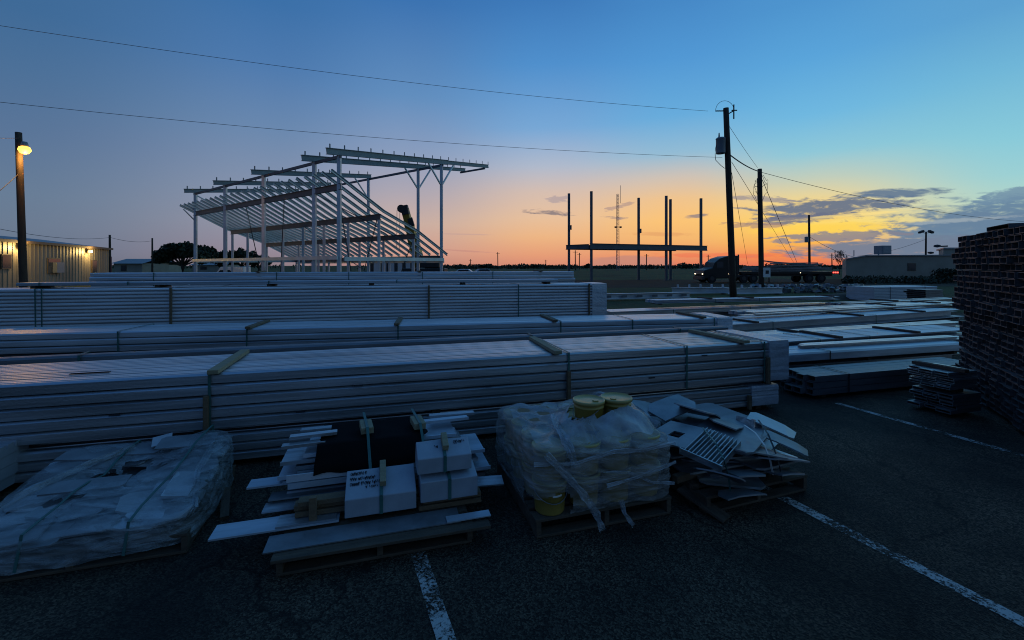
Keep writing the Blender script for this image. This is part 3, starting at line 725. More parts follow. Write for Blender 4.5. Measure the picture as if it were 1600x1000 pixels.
def wire(label, p, q, sag=.3, r=.012, n=24, group=None):
    p, q = Vector(p), Vector(q)
    pts = [p.lerp(q, i/n)-Vector((0,0,sag*4*(i/n)*(1-i/n))) for i in range(n+1)]
    o = MB().tube([x-p for x in pts], r, 5).build('power_line', M['cable'])
    o.location = p
    return tag(o, label, 'power line', group)
def W3(px, d, py): return AT(px, d, py)
top1 = (X1-1.42, 25.0, h1-.16)
wire('upper power line crossing the whole sky to the left of the tallest pole', top1, W3(-420, 14.5, -28), .5, .009)
wire('lower power line crossing the sky above the steel frame', (X1-.62,25.0,h1-2.75), W3(-420,14.5,112), .45, .009)
wire('thick twisted cable from the tallest pole down to the shorter pole', (X1-.2,25.0,h1-2.6), (X2-.14,33.0,h2-.2), .12, .035)
wire('thin line dropping from the top of the tallest pole to the shorter pole', (X1-.3,25.0,h1-.9), (X2-.3,33.0,h2+.1), .05, .011)
wire('line running right from the shorter pole over the clouds', (X2+.0,33.0,h2-.25), W3(1640,52,348), .8, .018)
wire('steep guy line left of the shorter pole', (X1-.1,25.0,h1-3.6), W3(1168,50,412), 0, .014)
wire('guy line slanting down right of the shorter pole toward the trailer', (X2+.05,33.0,h2-.8), W3(1246,60,412), 0, .022)
wire('faint guy line between the two near poles and the load', (X1-.1,25.0,h1-3.0), W3(1240,62,410), 0, .014)
wire('sagging line from the left lamp pole to the pole with the red conduit', W3(-60,30,345), W3(172,60,371), .6, .02)
wire('sagging line between the conduit pole and the pole by the dark tree', W3(172,60,371), W3(238,85,376), .4, .025)
wire('short line leaving the left lamp pole out of frame', (X4-.2,20,h4-.25), W3(-40,17,214), .02, .011)
wire('slack line falling left from the lamp pole', (X4-.2,20,h4-1.8), W3(-30,17,322), .03, .014)
wire('slack far line from the far transformer pole to the block building', W3(1265,75,370), W3(1345,80,404), .5, .03)
wire('far line from the block building roof up to the floodlight pole', W3(1340,66,400), W3(1446,66,374), .4, .02)

# radio mast
mx, md = 965, 190
t = thing('radio_mast', 'slender lattice radio mast on the orange horizon', 'radio mast', (*AT(mx,md),0))
hm = H0+(HZ-303)/F*md
mb = MB()
for k in range(3):
    a = 2.1*k
    mb.tube([(.7*math.cos(a),.7*math.sin(a),0),(.5*math.cos(a),.5*math.sin(a),hm)], .10, 5)
for i in range(22):
    z0, z1 = hm*i/22, hm*(i+1)/22
    for k in range(3):
        a, b = 2.1*k, 2.1*(k+1)
        mb.tube([(.6*math.cos(a),.6*math.sin(a),z0),(.6*math.cos(b),.6*math.sin(b),z1)], .045, 4)
mb.build('lattice', M['trafo'], t)
MB().tube([(1.2,0,hm-4),(1.2,0,hm+3.6)], .09, 5).build('antenna', M['trafo'], t)
for x, z in ((-.9,.52),(1.2,.52)): MB().lathe([(0,-.4),(.5,-.25),(.55,.25),(0,.4)], (x,-.3,H0+(HZ-355)/F*md), 10).build('dish', M['cable'], t)

# ------------------------------------------------------------------ buildings
def at2(px, d): return Vector((*AT(px, d), 0))
a, b = Vector((-34.6,24.2,0)), Vector((-46.8,52,0))
dv = (b-a).normalized(); ln = (b-a).length; ang = math.atan2(dv.y, dv.x)
t = thing('metal_building', 'long tan metal sided building lit by two wall lamps at the far left', 'building', tuple(a), ang)
mb = MB(); poly = []
x = 0
while x < ln: poly += [(x,0),(x+.22,0),(x+.26,-.035),(x+.36,-.035),(x+.40,0)]; x += .6
poly = [p for p in poly if p[0] < ln]+[(ln,0),(ln,12),(0,12)]
mb.prism(poly, lambda z, x_, y_: (x_, y_, z), 0, 4.0); mb.build('wall', M['siding'], t)
MB()._add([(-.3,-.25,4.0),(ln+.3,-.25,4.0),(ln+.3,6,4.9),(-.3,6,4.9),(-.3,12.3,4.0),(ln+.3,12.3,4.0)], [(0,1,2,3),(3,2,5,4)]).build('roof', M['roof'], t)
MB().box(-.3,ln+.3,-.32,-.12,3.82,4.04).build('eave_trim', M['trim'], t)
def along(px):
    k = (px-800)/F; return (k*a.y-a.x)/(dv.x-k*dv.y)
for px, w, z0, z1 in ((8,1.2,1.75,2.9),(146,1.1,1.2,2.6)):
    x = along(px); f = MB().box(x-w/2,x+w/2,-.10,-.03,z0,z1).build('window', M['trim'], t); MB().box(x-w/2+.08,x+w/2-.08,-.115,-.1,z0+.08,z1-.08).build('pane', M['glass'], f)
x = along(83); f = MB().box(x-1.1,x+1.1,-.10,-.03,1.3,2.7).build('window', M['trim'], t); MB().box(x-.3,x+1.0,-.4,-.1,1.35,2.3).build('air_conditioner', M['trafo'], f); MB().box(x-1.0,x+1.0,-.108,-.1,2.0,2.6).build('pane', M['glass'], f)
for px in (28,135):
    x = along(px); z = 3.42
    l = MB().box(x-.14,x+.14,-.22,-.03,z,z+.3).build('wall_lamp', M['trim'], t)
    MB().lathe([(0,-.2),(.17,-.14),(.21,0),(.17,.08),(0,.1)], (x,-.30,z+.1), 12).build('lamp_lens', M['walllamp'], l)
    lp = bpy.data.lights.new('wall_lamp_light', 'POINT'); lp.energy = 330; lp.color = (1,.66,.22); lp.shadow_soft_size = .12
    lo = bpy.data.objects.new('wall_lamp_light', lp); COL.objects.link(lo); lo.location = (x,-.62,z+.02); lo.parent = t
# low houses between the tan building and the tree
for px0, px1, d, yt, l, rl in ((178,222,90,407.5,'low pale house right of the tan metal building',1),(212,250,105,410.5,'small grey shed left of the broad dark tree',.6),(300,352,120,411,'low pale shed seen through the left of the steel frame',.5)):
    p, q = at2(px0,d), at2(px1,d); h = H0+(HZ-yt)/F*d; w = (q-p).length
    t = thing('low_house', l, 'house', tuple(p), 0)
    MB().box(0,w,0,7,0,h-.5).build('wall', M['block'], t)
    MB()._add([(-.5,-.5,h-.55),(w+.5,-.5,h-.55),(w+.5,3.5,h+.45),(-.5,3.5,h+.45),(w+.5,7.5,h-.5),(-.5,7.5,h-.5)], [(0,1,2,3),(3,2,4,5)]).build('roof', M['roof'], t)
    f = MB().box(w*.25,w*.45,-.06,-.01,.9,h-.9).build('window', M['trim'], t); MB().box(w*.27,w*.43,-.08,-.06,1.0,h-1.0).build('pane', M['glass'], f)
# pale panelled office behind the frame
p, q = at2(575,75), at2(650,75); w = (q-p).length
t = thing('panel_building', 'low pale panelled building seen through the steel frame', 'building', tuple(p), 0)
MB().box(0,w,0,8,0,2.9).build('wall', M['white'], t); MB().box(-.3,w+.3,-.3,8.3,2.9,3.1).build('roof', M['roof'], t)
for i in range(6):
    x = w*(i+.3)/6; f = MB().box(x,x+.55,-.06,-.01,.6,2.5).build('window', M['trim'], t); MB().box(x+.05,x+.5,-.075,-.06,.65,2.45).build('pane', M['glass'], f)
# block building on the right
p = at2(1322,56); w = 21.0
t = thing('block_building', 'low tan block building with a rooftop air unit on the right', 'building', tuple(p), R(4))
MB()._add([(0,0,0),(w,0,0),(w+8,10,0),(8,10,0),(0,0,2.75),(2.6,0,3.15),(w,0,3.3),(w+8,10,3.3),(10.6,10,3.15),(8,10,2.75)], [(0,1,6,5,4),(1,2,7,6),(2,3,9,8,7),(3,0,4,9),(4,5,8,9),(5,6,7,8)]).build('wall', M['block'], t)
MB()._add([(-.1,-.15,2.76),(2.6,-.15,3.17),(w+.1,-.15,3.32),(w+8.1,10.1,3.32),(10.6,10.1,3.17),(7.9,10.1,2.76),(-.1,-.15,2.9),(2.6,-.15,3.31),(w+.1,-.15,3.46),(w+8.1,10.1,3.46),(10.6,10.1,3.31),(7.9,10.1,2.9)],
   [(0,1,4,5),(1,2,3,4),(6,11,10,7),(7,10,9,8),(0,6,7,1),(1,7,8,2),(2,8,9,3),(3,9,10,4),(4,10,11,5),(5,11,6,0)]).build('roof', M['roof'], t)
f = MB().box(8.2,9.3,-.05,-.005,1.35,2.3).build('window', M['trim'], t); MB().box(8.27,9.23,-.065,-.05,1.42,2.23).build('pane', M['glass'], f)
ac = MB().box(7.2,8.5,2.5,3.8,3.5,4.65).build('air_unit', M['trafo'], t, bevel=.03); MB().box(7.3,8.4,2.46,2.5,3.6,4.5).build('grille', M['roof'], ac)
MB().tube([(2.8,2,3.2),(2.8,2,4.0)], .05, 6).build('vent_pipe', M['trafo'], t); MB().tube([(6.2,2,3.3),(6.2,2,3.9)], .08, 6).build('vent_pipe', M['trafo'], t)
p = at2(1474,60)
t = thing('block_building', 'taller block wing just left of the dark wall of channel ends', 'building', tuple(p), R(4))
MB()._add([(0,0,0),(12,0,0),(19,7,0),(7,7,0),(0,0,4.25),(12,0,4.25),(19,7,4.25),(7,7,4.25)], MB.BF).build('wall', M['block'], t); MB()._add([(-.2,-.2,4.252),(12.2,-.2,4.252),(19.2,7.2,4.252),(6.8,7.2,4.252),(-.2,-.2,4.42),(12.2,-.2,4.42),(19.2,7.2,4.42),(6.8,7.2,4.42)], MB.BF).build('roof', M['roof'], t)
mb = MB(); mb.beam((-.9,-.2,4.55),(.3,-.2,4.6),.25,.18); mb.lathe([(0,-.2),(.38,-.1),(.34,.14),(0,.22)], (-1.1,-.2,4.6), 10); mb.build('eave_lamp', M['cable'], t)
t5, X5, h5 = pole('flood_pole', 'dark floodlight pole rising behind the block building roof', 1446, 70, 362, .1, .14, 'lamp pole', None)
for s in (-1, 1):
    MB().beam((0.1,0,h5-.25),(.1+s*.5,0,h5-.15),.08,.08).build('arm', M['cable'], t5)
    MB().obox((.1+s*.75,0,h5-.02), (.7,.4,.3), (0,s*.4,0)).build('floodlight', M['cable'], t5)
MB().lathe([(0,-.2),(.36,-.1),(.36,.1),(0,.2)], (.75,-.1,h5-3.3), 10).build('horn', M['cable'], t5); MB().beam((.1,0,h5-3.2),(.6,0,h5-3.2),.08,.08).build('arm', M['cable'], t5)

# ------------------------------------------------------------------ mobile crane
bt, tp = Vector(W3(652,50,398)), Vector(W3(633,47,328))
t = thing('mobile_crane', 'olive yellow mobile crane raising its boom behind the steel frame', 'crane', (bt.x,50,0))
o = Vector((bt.x,50,0))
b0, b1 = bt-o, tp-o
dv2 = b1-b0
MB().beam(b0-dv2*.25, b0+dv2*.45, 1.0, 1.0, (0,1,.3)).build('boom', M['crane'], t)
MB().beam(b0+dv2*.45, b0+dv2*.8, .84, .84, (0,1,.3)).build('boom', M['crane'], t)
MB().beam(b0+dv2*.8, b1, .7, .7, (0,1,.3)).build('boom', M['crane'], t)
hd = MB()
for k in (-.28,0,.28): hd.prism([(math.cos(x)*.42-.35, math.sin(x)*.42) for x in [i*.524 for i in range(12)]], lambda a_, y_, z_: (b1.x+y_, b1.y+a_, b1.z+z_+.1), k-.05, k+.05)
hd.beam(b1+Vector((.1,0,-.5)), b1+Vector((-.1,0,.45)), .6, .7); hd.beam(b1+Vector((.5,0,-.9)), b1+Vector((.75,0,-1.7)), .35, .5)
hd.build('boom_head', M['crane_dark'], t)
for dx in (-.55,-.85): MB().tube([(b1.x+dx,b1.y,b1.z),(b1.x+dx-.05,b1.y,b1.z-4.2)], .025, 4).build('hoist_rope', M['cable'], t)
MB().box(-1.4,3.2,-1.2,1.4,.7,1.7).build('carrier', M['crane_dark'], t, bevel=.08)
MB().box(.1,2.6,-1.0,1.2,1.75,3.1).build('cab', M['crane_dark'], t, bevel=.12)
for x in (-.8,.6,2.4):
    w_ = MB().prism([(x+.55*math.cos(q),.55+.55*math.sin(q)) for q in [i*.3927 for i in range(16)]], lambda a_, y_, z_: (y_, a_, z_), -1.5, -1.05).build('wheel', M['rubber'], t)
    MB().prism([(x+.25*math.cos(q),.55+.25*math.sin(q)) for q in [i*.5236 for i in range(12)]], lambda a_, y_, z_: (y_, a_, z_), -1.55, -1.5).build('rim', M['rim'], w_)

# ------------------------------------------------------------------ truck, trailer, load
td = 52.0
p = at2(1099, td)
def wheel(x, y0, y1, r, parent):
    w_ = MB().prism([(x+r*math.cos(q), r+r*math.sin(q)) for q in [i*math.pi/10 for i in range(20)]], lambda a_, y_, z_: (y_, a_, z_), y0, y1).build('wheel', M['rubber'], parent)
    MB().prism([(x+r*.5*math.cos(q), r+r*.5*math.sin(q)) for q in [i*math.pi/7 for i in range(14)]], lambda a_, y_, z_: (y_, a_, z_), y0-.03, y0).build('rim', M['rim'], w_)
t = thing('semi_truck', 'dark sleeper cab truck with a lit headlamp facing left at dusk', 'truck', tuple(p), R(3))
sil = [(.1,.45),(.0,1.0),(.1,1.45),(1.1,1.75),(1.35,2.35),(2.0,2.85),(2.9,3.12),(4.1,3.18),(4.15,.9),(6.4,.9),(6.4,.6),(.4,.45)]
MB().prism(sil, lambda a_, x_, z_: (x_, a_, z_), -.05, 2.35).build('cab', M['truck'], t, bevel=.08)
MB()._add([(1.17,.1,1.86),(1.17,2.2,1.86),(1.38,2.2,2.42),(1.38,.1,2.42)], [(0,1,2,3)]).build('windshield', M['glass'], t)
MB().box(1.6,2.35,-.065,-.052,1.75,2.45).build('side_window', M['glass'], t)
MB().box(-.14,.16,-.05,2.35,.35,.75).build('bumper', M['rim'], t, bevel=.04)
for y in (.15, 2.0): MB().lathe([(0,-.07),(.07,-.04),(.075,.04),(0,.07)], (-.03,y,1.02), 12).build('headlight', M['head'], t)
MB().box(2.97,3.04,-.12,-.052,1.0,1.06).build('marker_light', M['head'], t)
MB().tube([(4.3,.2,1.0),(4.3,.2,3.3)], .09, 8).build('exhaust', M['rim'], t)
for x in (1.0,4.8,5.95): wheel(x,-.1,.3,.5,t); wheel(x,2.0,2.4,.5,t)
p2_ = p+Vector((4.5*math.cos(R(3)),4.5*math.sin(R(3)),0))
t = thing('flatbed_trailer', 'flatbed trailer with red tail lamps behind the two near utility poles', 'trailer', tuple(p2_), R(3))
MB().box(.0,11.8,-.05,2.4,1.05,1.3).build('bed', M['truck'], t); MB().box(.8,11.4,.4,.7,.75,1.05).build('rail', M['truck'], t); MB().box(.8,11.4,1.6,1.9,.75,1.05).build('rail', M['truck'], t)
for x in (8.2,9.7): wheel(x,-.1,.3,.5,t); wheel(x,2.0,2.4,.5,t)
for x in (11.1,11.35,11.6): MB().box(x,x+.16,-.09,-.05,1.12,1.26).build('tail_light', M['tail'], t)
for x in (7.1,): MB().box(x,x+.07,-.08,-.05,1.12,1.19).build('marker_light', M['head'], t)
MB().tube([(3.5,.2,.02),(3.5,.2,1.05)], .07, 6).build('landing_leg', M['rim'], t)
ld = thing('steel_load', 'uneven heap of long steel sections strapped on the flatbed trailer', 'steel load', tuple(p2_+Vector((0,0,1.3))), R(3))
for i in range(24):
    x0 = random.uniform(.1,5.5); x1 = random.uniform(6.5,11.6); z = .10+random.random()*.55; y = random.uniform(.1,2.2)
    if i > 18: x0, x1, z = 3.0+random.random(), 9.5+random.random(), 1.1+random.random()*.3
    MB().beam((x0,y,z*random.uniform(.5,1)),(x1,y+random.uniform(-.2,.2),z*random.uniform(.4,1)),.16,.14).build('steel_section', M['galv_dark'], ld)

# parked vehicles behind the bundles
def car(px, d, label, kind=0, rz=0.0, mat='carwhite'):
    t = thing('parked_car', label, 'car', tuple(at2(px,d)), rz, 'vehicles parked beyond the yard')
    sil = [(0,.35),(.0,.8),(.9,.95),(1.5,1.45),(3.0,1.48),(3.7,1.0),(4.4,.92),(4.4,.35)]
    if kind: sil = [(0,.4),(0,1.0),(1.1,1.1),(1.6,1.8),(4.8,1.85),(4.9,.4)]
    MB().prism(sil, lambda a_, x_, z_: (x_, a_, z_), 0, 1.75).build('body', M[mat], t, bevel=.06)
    MB().prism([(1.25,1.0),(1.6,1.38),(2.9,1.4),(3.4,1.02)], lambda a_, x_, z_: (x_, a_, z_), -.012, 1.762).build('side_window', M['glass'], t)
    for x in (.85,3.5): wheel(x,-.03,.2,.32,t); wheel(x,1.55,1.78,.32,t)
car(326, 62, 'white car half hidden under the left end of the steel frame', 1)
car(700, 66, 'pale sedan parked just right of the steel frame')
car(735, 72, 'second pale car beyond the sedan right of the steel frame', 0, .3, 'trafo')

# ------------------------------------------------------------------ trees
leafq = [(-.5,-.3),(.5,-.3),(.5,.3),(-.5,.3)]
def foliage(mb, c, rad, n, size):
    for _ in range(n):
        while True:
            p = Vector((random.uniform(-1,1),random.uniform(-1,1),random.uniform(-1,1)))
            if .25 < p.length < 1: break
        p = Vector(c)+Vector((p.x*rad[0],p.y*rad[1],p.z*rad[2]))
        e = Euler((random.uniform(-1.3,1.3),random.uniform(-1.3,1.3),random.uniform(0,6.3))).to_matrix(); s = size*random.uniform(.6,1.4)
        mb._add([p+e@Vector((x*s,y*s,0)) for x,y in leafq], [(0,1,2,3)])
def tree(label, px, d, ybot, ytop, wpx, n=900, name='tree', seed=0, clumps=9, trunk=.25, group='dark trees behind the steel frame', size=.5, low=.25):
    random.seed(seed)
    h = H0+(HZ-ytop)/F*d; w = wpx/F*d
    t = thing(name, label, 'tree', tuple(at2(px,d)), 0, group)
    mb = MB(); mb.tube([(0,0,0),(.1,0,h*.2),(-.1,.1,h*.42)], trunk, 8, trunk*.6)
    fo = MB()
    for i in range(clumps):
        f = (i+.5)/clumps
        x = (f-.5)*w*.84; z = h*(low+.2)+(h*.72-h*(low+.2))*math.sin(math.pi*min(1,max(0,f)))**.7*random.uniform(.7,1.05)
        y = random.uniform(-.25,.25)*w
        mb.tube([(0,0,h*.25),(x*.5,y*.5,z*.72),(x,y,z)], trunk*.45, 5, trunk*.12)
        foliage(fo, (x,y,z), (w*.62/clumps**.62*random.uniform(.7,1.3), w*.15, h*.16*random.uniform(.7,1.4)), n//clumps, size)
    mb.build('trunk', M['bark'], t, True); fo.build('crown', M['leaf'], t)
tree('broad dark tree left of and behind the steel frame columns', 285, 88, 420, 371, 92, 4200, 'broad_tree', 3, 17, .4, size=.5)
tree('rounded dark tree seen between the left columns of the frame', 352, 96, 420, 387, 34, 1500, 'round_tree', 5, 8, .3, size=.5)
tree('dark tree right of the rounded one behind the frame columns', 378, 98, 420, 384, 42, 1700, 'round_tree', 6, 9, .3, size=.5)
tree('low dark tree at the right end of the row behind the frame', 404, 100, 420, 391, 32, 1300, 'round_tree', 8, 8, .3, size=.5)
tree('dark bushy tree beside the crane at the right end of the frame', 668, 84, 420, 404, 30, 700, 'round_tree', 9, 5, .25, size=.6)
random.seed(21)
bt_ = thing('bare_tree', 'nearly bare small tree against the orange sky by the block building', 'tree', tuple(at2(1312,95)), 0)
mb = MB()
def twig(p, d, l, r, k):
    q = p+d*l; mb.tube([p, (p+q)/2+Vector((random.uniform(-.1,.1),0,0))*l*.4, q], r, 4, r*.6)
    if k:
        for _ in range(3): twig(q, (d+Vector((random.uniform(-.9,.9),random.uniform(-.5,.5),random.uniform(-.1,.5)))).normalized(), l*.72, r*.6, k-1)
twig(Vector((0,0,0)), Vector((.05,0,1)), 1.9, .13, 4); mb.build('trunk', M['bark'], bt_)
fo = MB(); foliage(fo, (.2,0,3.6), (1.4,1.2,1.0), 160, .22); fo.build('crown', M['leaf'], bt_)
random.seed(4)
# far wood line on the horizon and scrub by the building
mb = MB()
for i in range(420):
    px = random.uniform(690,1420) if i < 380 else random.uniform(-300,690)
    d = random.uniform(270,360); c = at2(px,d); h = (2.4+1.4*noise.noise((px*.02,0,0))+1.2*noise.noise((px*.1,3,0)))
    foliage(mb, (c.x,c.y,h*.45), (4.5,3,h*.6), 26, 1.1)
tag(mb.build('far_wood', M['leaf']), 'low dark line of far trees along the horizon', 'tree line', None, 'stuff')
mb = MB()
for i in range(120):
    px = random.uniform(1322,1500); c = at2(px, random.uniform(49,53.5)); foliage(mb, (c.x,c.y,.3), (.6,.5,.55), 16, .22)
for i in range(26):
    c = at2(random.uniform(1462,1492), 52); foliage(mb, (c.x,c.y,.9), (.6,.5,.8), 22, .25)
tag(mb.build('scrub', M['leaf']), 'dark scrub along the foot of the tan block building', 'scrub', None, 'stuff')
for px, d, yt, w_, l in ((834,250,411.5,16,'rounded bush bulging from the horizon left of the post frame'),(918,240,412,10,'small bush on the horizon under the left of the flat deck'),(760,230,411,24,'low dark bush on the horizon right of the steel frame'),(1072,240,412.5,12,'small bush on the horizon left of the truck cab')):
    tree(l, px, d, 420, yt, w_, 300, 'bush', int(px), 4, .2, 'bushes on the horizon', 1.0, .1)

# middle ground pieces between the bundles and the road
def beamthing(label, px0, d0, px1, d1, h, w, tabs=0, slots=0, mat='galv_pale', zb=.08):
    p, q = at2(px0,d0), at2(px1,d1); L_ = (q-p).length; an = math.atan2(q.y-p.y,q.x-p.x)
    t = thing('steel_beam', label, 'steel beam', (p.x,p.y,zb), an, 'loose beams lying before the dirt road')
    MB().ibeam((0,w/2,h/2),(L_,w/2,h/2),w,h,.02).build('beam', M[mat], t)
    for i in range(tabs): x = L_*(i+.5)/tabs; MB().box(x-.05,x+.05,w*.3,w*.7,h,h+.22).build('clip', M[mat], t)
    for i in range(slots): x = L_*(i+.5)/slots; MB().box(x-.18,x+.18,-.012,-.002,h*.3,h*.7).build('bracket', M['frame_dark'], t)  # slots in the beam side, their shade drawn as thin dark boxes
    for x in (.4, L_-.4): MB().box(x-.05,x+.05,-.05,w+.05,-zb+.006,-.003).build('skid', M['timber'], t)
beamthing('pale beam with dark slots drawn on its side lying by the grass patch', 938, 25.2, 1080, 27.0, .32, .3, 0, 6)
beamthing('pale beam with upright clips left of the tallest pole foot', 1052, 30.5, 1140, 31.2, .40, .3, 5)
beamthing('second clipped beam between the feet of the two near poles', 1140, 30.0, 1225, 31.0, .40, .3, 6)
pl = at2(1182, 32.5)
t = thing('clip_pile', 'long low heap of pale steel clips in front of the flatbed trailer', 'steel pile', tuple(pl), .1)
random.seed(31)
for i in range(33):
    for k in range(3):
        x = i*.27
        MB().obox((x+random.uniform(-.1,.1), random.uniform(0,.8), .10+.2*k+random.uniform(-.04,.04)), (.26,.30,.18), (random.uniform(-.4,.4),random.uniform(-.4,.4),random.uniform(0,3))).build('clip', M['plate'], t)
t = thing('dirt_mound', 'low brown dirt mound in front of the pale clip heap', 'mound', tuple(at2(1345,27)), .1)
mb = MB(); N = 24; vs = []
for i in range(N+1):
    for j in range(9):
        u_, v_ = i/N, j/8; z = .42*math.sin(math.pi*u_)**.8*math.sin(math.pi*v_)*(1+.5*noise.noise((u_*6,v_*3,2)))
        vs.append((-3+6*u_, -1+2*v_, .006+max(0,z)))
mb._add(vs, [(i*9+j,(i+1)*9+j,(i+1)*9+j+1,i*9+j+1) for i in range(N) for j in range(8)]); mb.build('mound', M['mound'], t, True)

# ------------------------------------------------------------------ pallets in the foreground
def pallet(label, O, ang, Wd, D, h=.14, group='wooden pallets in the front row'):
    t = thing('pallet', label, 'pallet', (O[0],O[1],.009), ang, group)
    n = 7; bw = D/n*.72
    for i in range(n):
        y = (D-bw)*i/(n-1)
        MB().box(random.uniform(-.01,.01), Wd+random.uniform(-.01,.01), y, y+bw, h-.022, h).build('deck_board', M['pallet'], t, bevel=.003)
    for x in (0, Wd/2-.02, Wd-.04): MB().box(x+.002, x+.042, .005, D-.005, .02, h-.0225).build('stringer', M['pallet'], t, bevel=.003)
    for y in (0, D/2-.05, D-.1): MB().box(.003, Wd-.003, y+.004, y+.1, 0, .0195).build('bottom_board', M['pallet'], t, bevel=.003)
    return t
def loc2(O, ang, X, Y):
    dx, dy = X-O[0], Y-O[1]; return dx*math.cos(ang)+dy*math.sin(ang), -dx*math.sin(ang)+dy*math.cos(ang)
def glob(O, ang, s, t, z=0): return Vector((O[0]+s*math.cos(ang)-t*math.sin(ang), O[1]+s*math.sin(ang)+t*math.cos(ang), z))
def wrapmesh(Wd, D, zb, htop, bulge, seed, nu=150, nr=16, ns=20, rough=.02, e=5.0):
    mb = MB(); rows = []
    def per(u):
        a = 2*math.pi*u; c, s = math.cos(a), math.sin(a)
        r = (abs(c)**e+abs(s)**e)**(-1/e); return c*r, s*r
    def N(x, y, z, f): return noise.noise((x*f+seed, y*f, z*f))
    for k in range(nr+ns+1):
        row = []
        for i in range(nu):
            cx, cy = per(i/nu)
            if k <= nr:
                r = max(.02, k/nr)*.985; x, y = cx*r*Wd/2, cy*r*D/2
                z = htop(x+Wd/2, y+D/2)+rough*.9*N(x,y,0,5)+rough*.5*N(x*1.2+y*.8,y-x,0,14)
                if r > .9: z -= (r-.9)*.25
            else:
                v = (k-nr)/ns; x0, y0 = cx*Wd/2, cy*D/2
                zt = htop(x0*.985+Wd/2, y0*.985+D/2)-.021
                zz_ = zb + .03*N(x0,y0,9,4)
                z = zt+(zz_-zt)*v
                b = 1+bulge(v)/max(Wd,D)*2
                f = rough*(.9*N(x0*1.0,y0*1.0,z*3,4)+.8*N(x0*2+z*3,y0*2-z*3,z,6)+.45*N(x0*4+z*5,y0*4,z*16,3)+.3*N(x0*9,y0*9+z*9,z*22,2))
                x, y = x0*b+cx*f, y0*b+cy*f
            row.append((x+Wd/2, y+D/2, z))
        rows.append(row)
    for r_ in rows: mb.v += r_
    for k in range(nr+ns):
        for i in range(nu): mb.f.append((k*nu+i, k*nu+(i+1)%nu, (k+1)*nu+(i+1)%nu, (k+1)*nu+i))
    mb.f.append(tuple(range(nu)))
    return mb
def ribbon(pts, w, rough, seed, nw=7):
    pts = [Vector(p) for p in pts]; mb = MB(); fine = []
    for a, b in zip(pts, pts[1:]):
        for i in range(8): fine.append(a.lerp(b, i/8))
    fine.append(pts[-1])
    for i, p in enumerate(fine):
        d = (fine[min(i+1,len(fine)-1)]-fine[max(0,i-1)]).normalized(); sd = d.cross(Vector((0,-1,.3))).normalized(); nn_ = sd.cross(d)
        ww = w*(1+.5*noise.noise((i*.3+seed,0,0)))
        for k in range(nw):
            u_ = k/(nw-1)-.5
            mb.v.append(tuple(p+sd*u_*ww+nn_*rough*math.sin(k*2.4+seed+i*.35)+nn_*rough*noise.noise((i*.5,k*.9,seed))))
    for i in range(len(fine)-1):
        for k in range(nw-1): mb.f.append((i*nw+k, i*nw+k+1, (i+1)*nw+k+1, (i+1)*nw+k))
    return mb
def plate(label, c, size, yaw=0, tilt=(0,0), mat='plate', th=.012, cut=.0, cut2=.0, hole=None, lip=0, group='loose steel bracket plates', name='steel_plate', fold=0):
    a, b = size[0]/2, size[1]/2
    poly = [(-a+cut2,-b),(a-cut,-b),(a,-b+cut),(a,b-cut2*.6),(a-cut2,b),(-a+cut,b),(-a,b-cut),(-a,-b+cut2*.7)]
    poly = [p for i, p in enumerate(poly) if (Vector(p)-Vector(poly[i-1])).length > 1e-4]
    mb = MB()
    if hole:
        hx, hy, hs = hole
        mb.box(-a,hx-hs,-b,b,-th,0); mb.box(hx+hs,a,-b,b,-th,0); mb.box(hx-hs,hx+hs,-b,hy-hs,-th,0); mb.box(hx-hs,hx+hs,hy+hs,b,-th,0)
    else: mb.prism(poly, lambda z, x, y: (x, y, z), -th, 0)
    if lip: mb.box(-a,a,-b-.004,-b+.002,-th-lip,-.001)
    o = mb.build(name, M[mat])
    if fold:
        bm = bmesh.new(); bm.from_mesh(o.data)
        for cut_ in (-.55, .1, .6):
            bmesh.ops.bisect_plane(bm, geom=bm.verts[:]+bm.edges[:]+bm.faces[:], plane_co=(a*cut_,0,0), plane_no=(1,.25,0))
        k1, k2 = math.tan(R(fold)), math.tan(R(fold*.5))
        for v in bm.verts:
            e_ = v.co.x+.25*v.co.y
            v.co.z -= max(0, e_-a*.6)*k1*2+max(0, e_-a*.1)*k2*.6+max(0, -a*.55-e_)*k1
        bm.to_mesh(o.data); bm.free()
    o.location = c; o.rotation_euler = (R(tilt[0]), R(tilt[1]), R(yaw))
    return tag(o, label, 'steel plate', group)

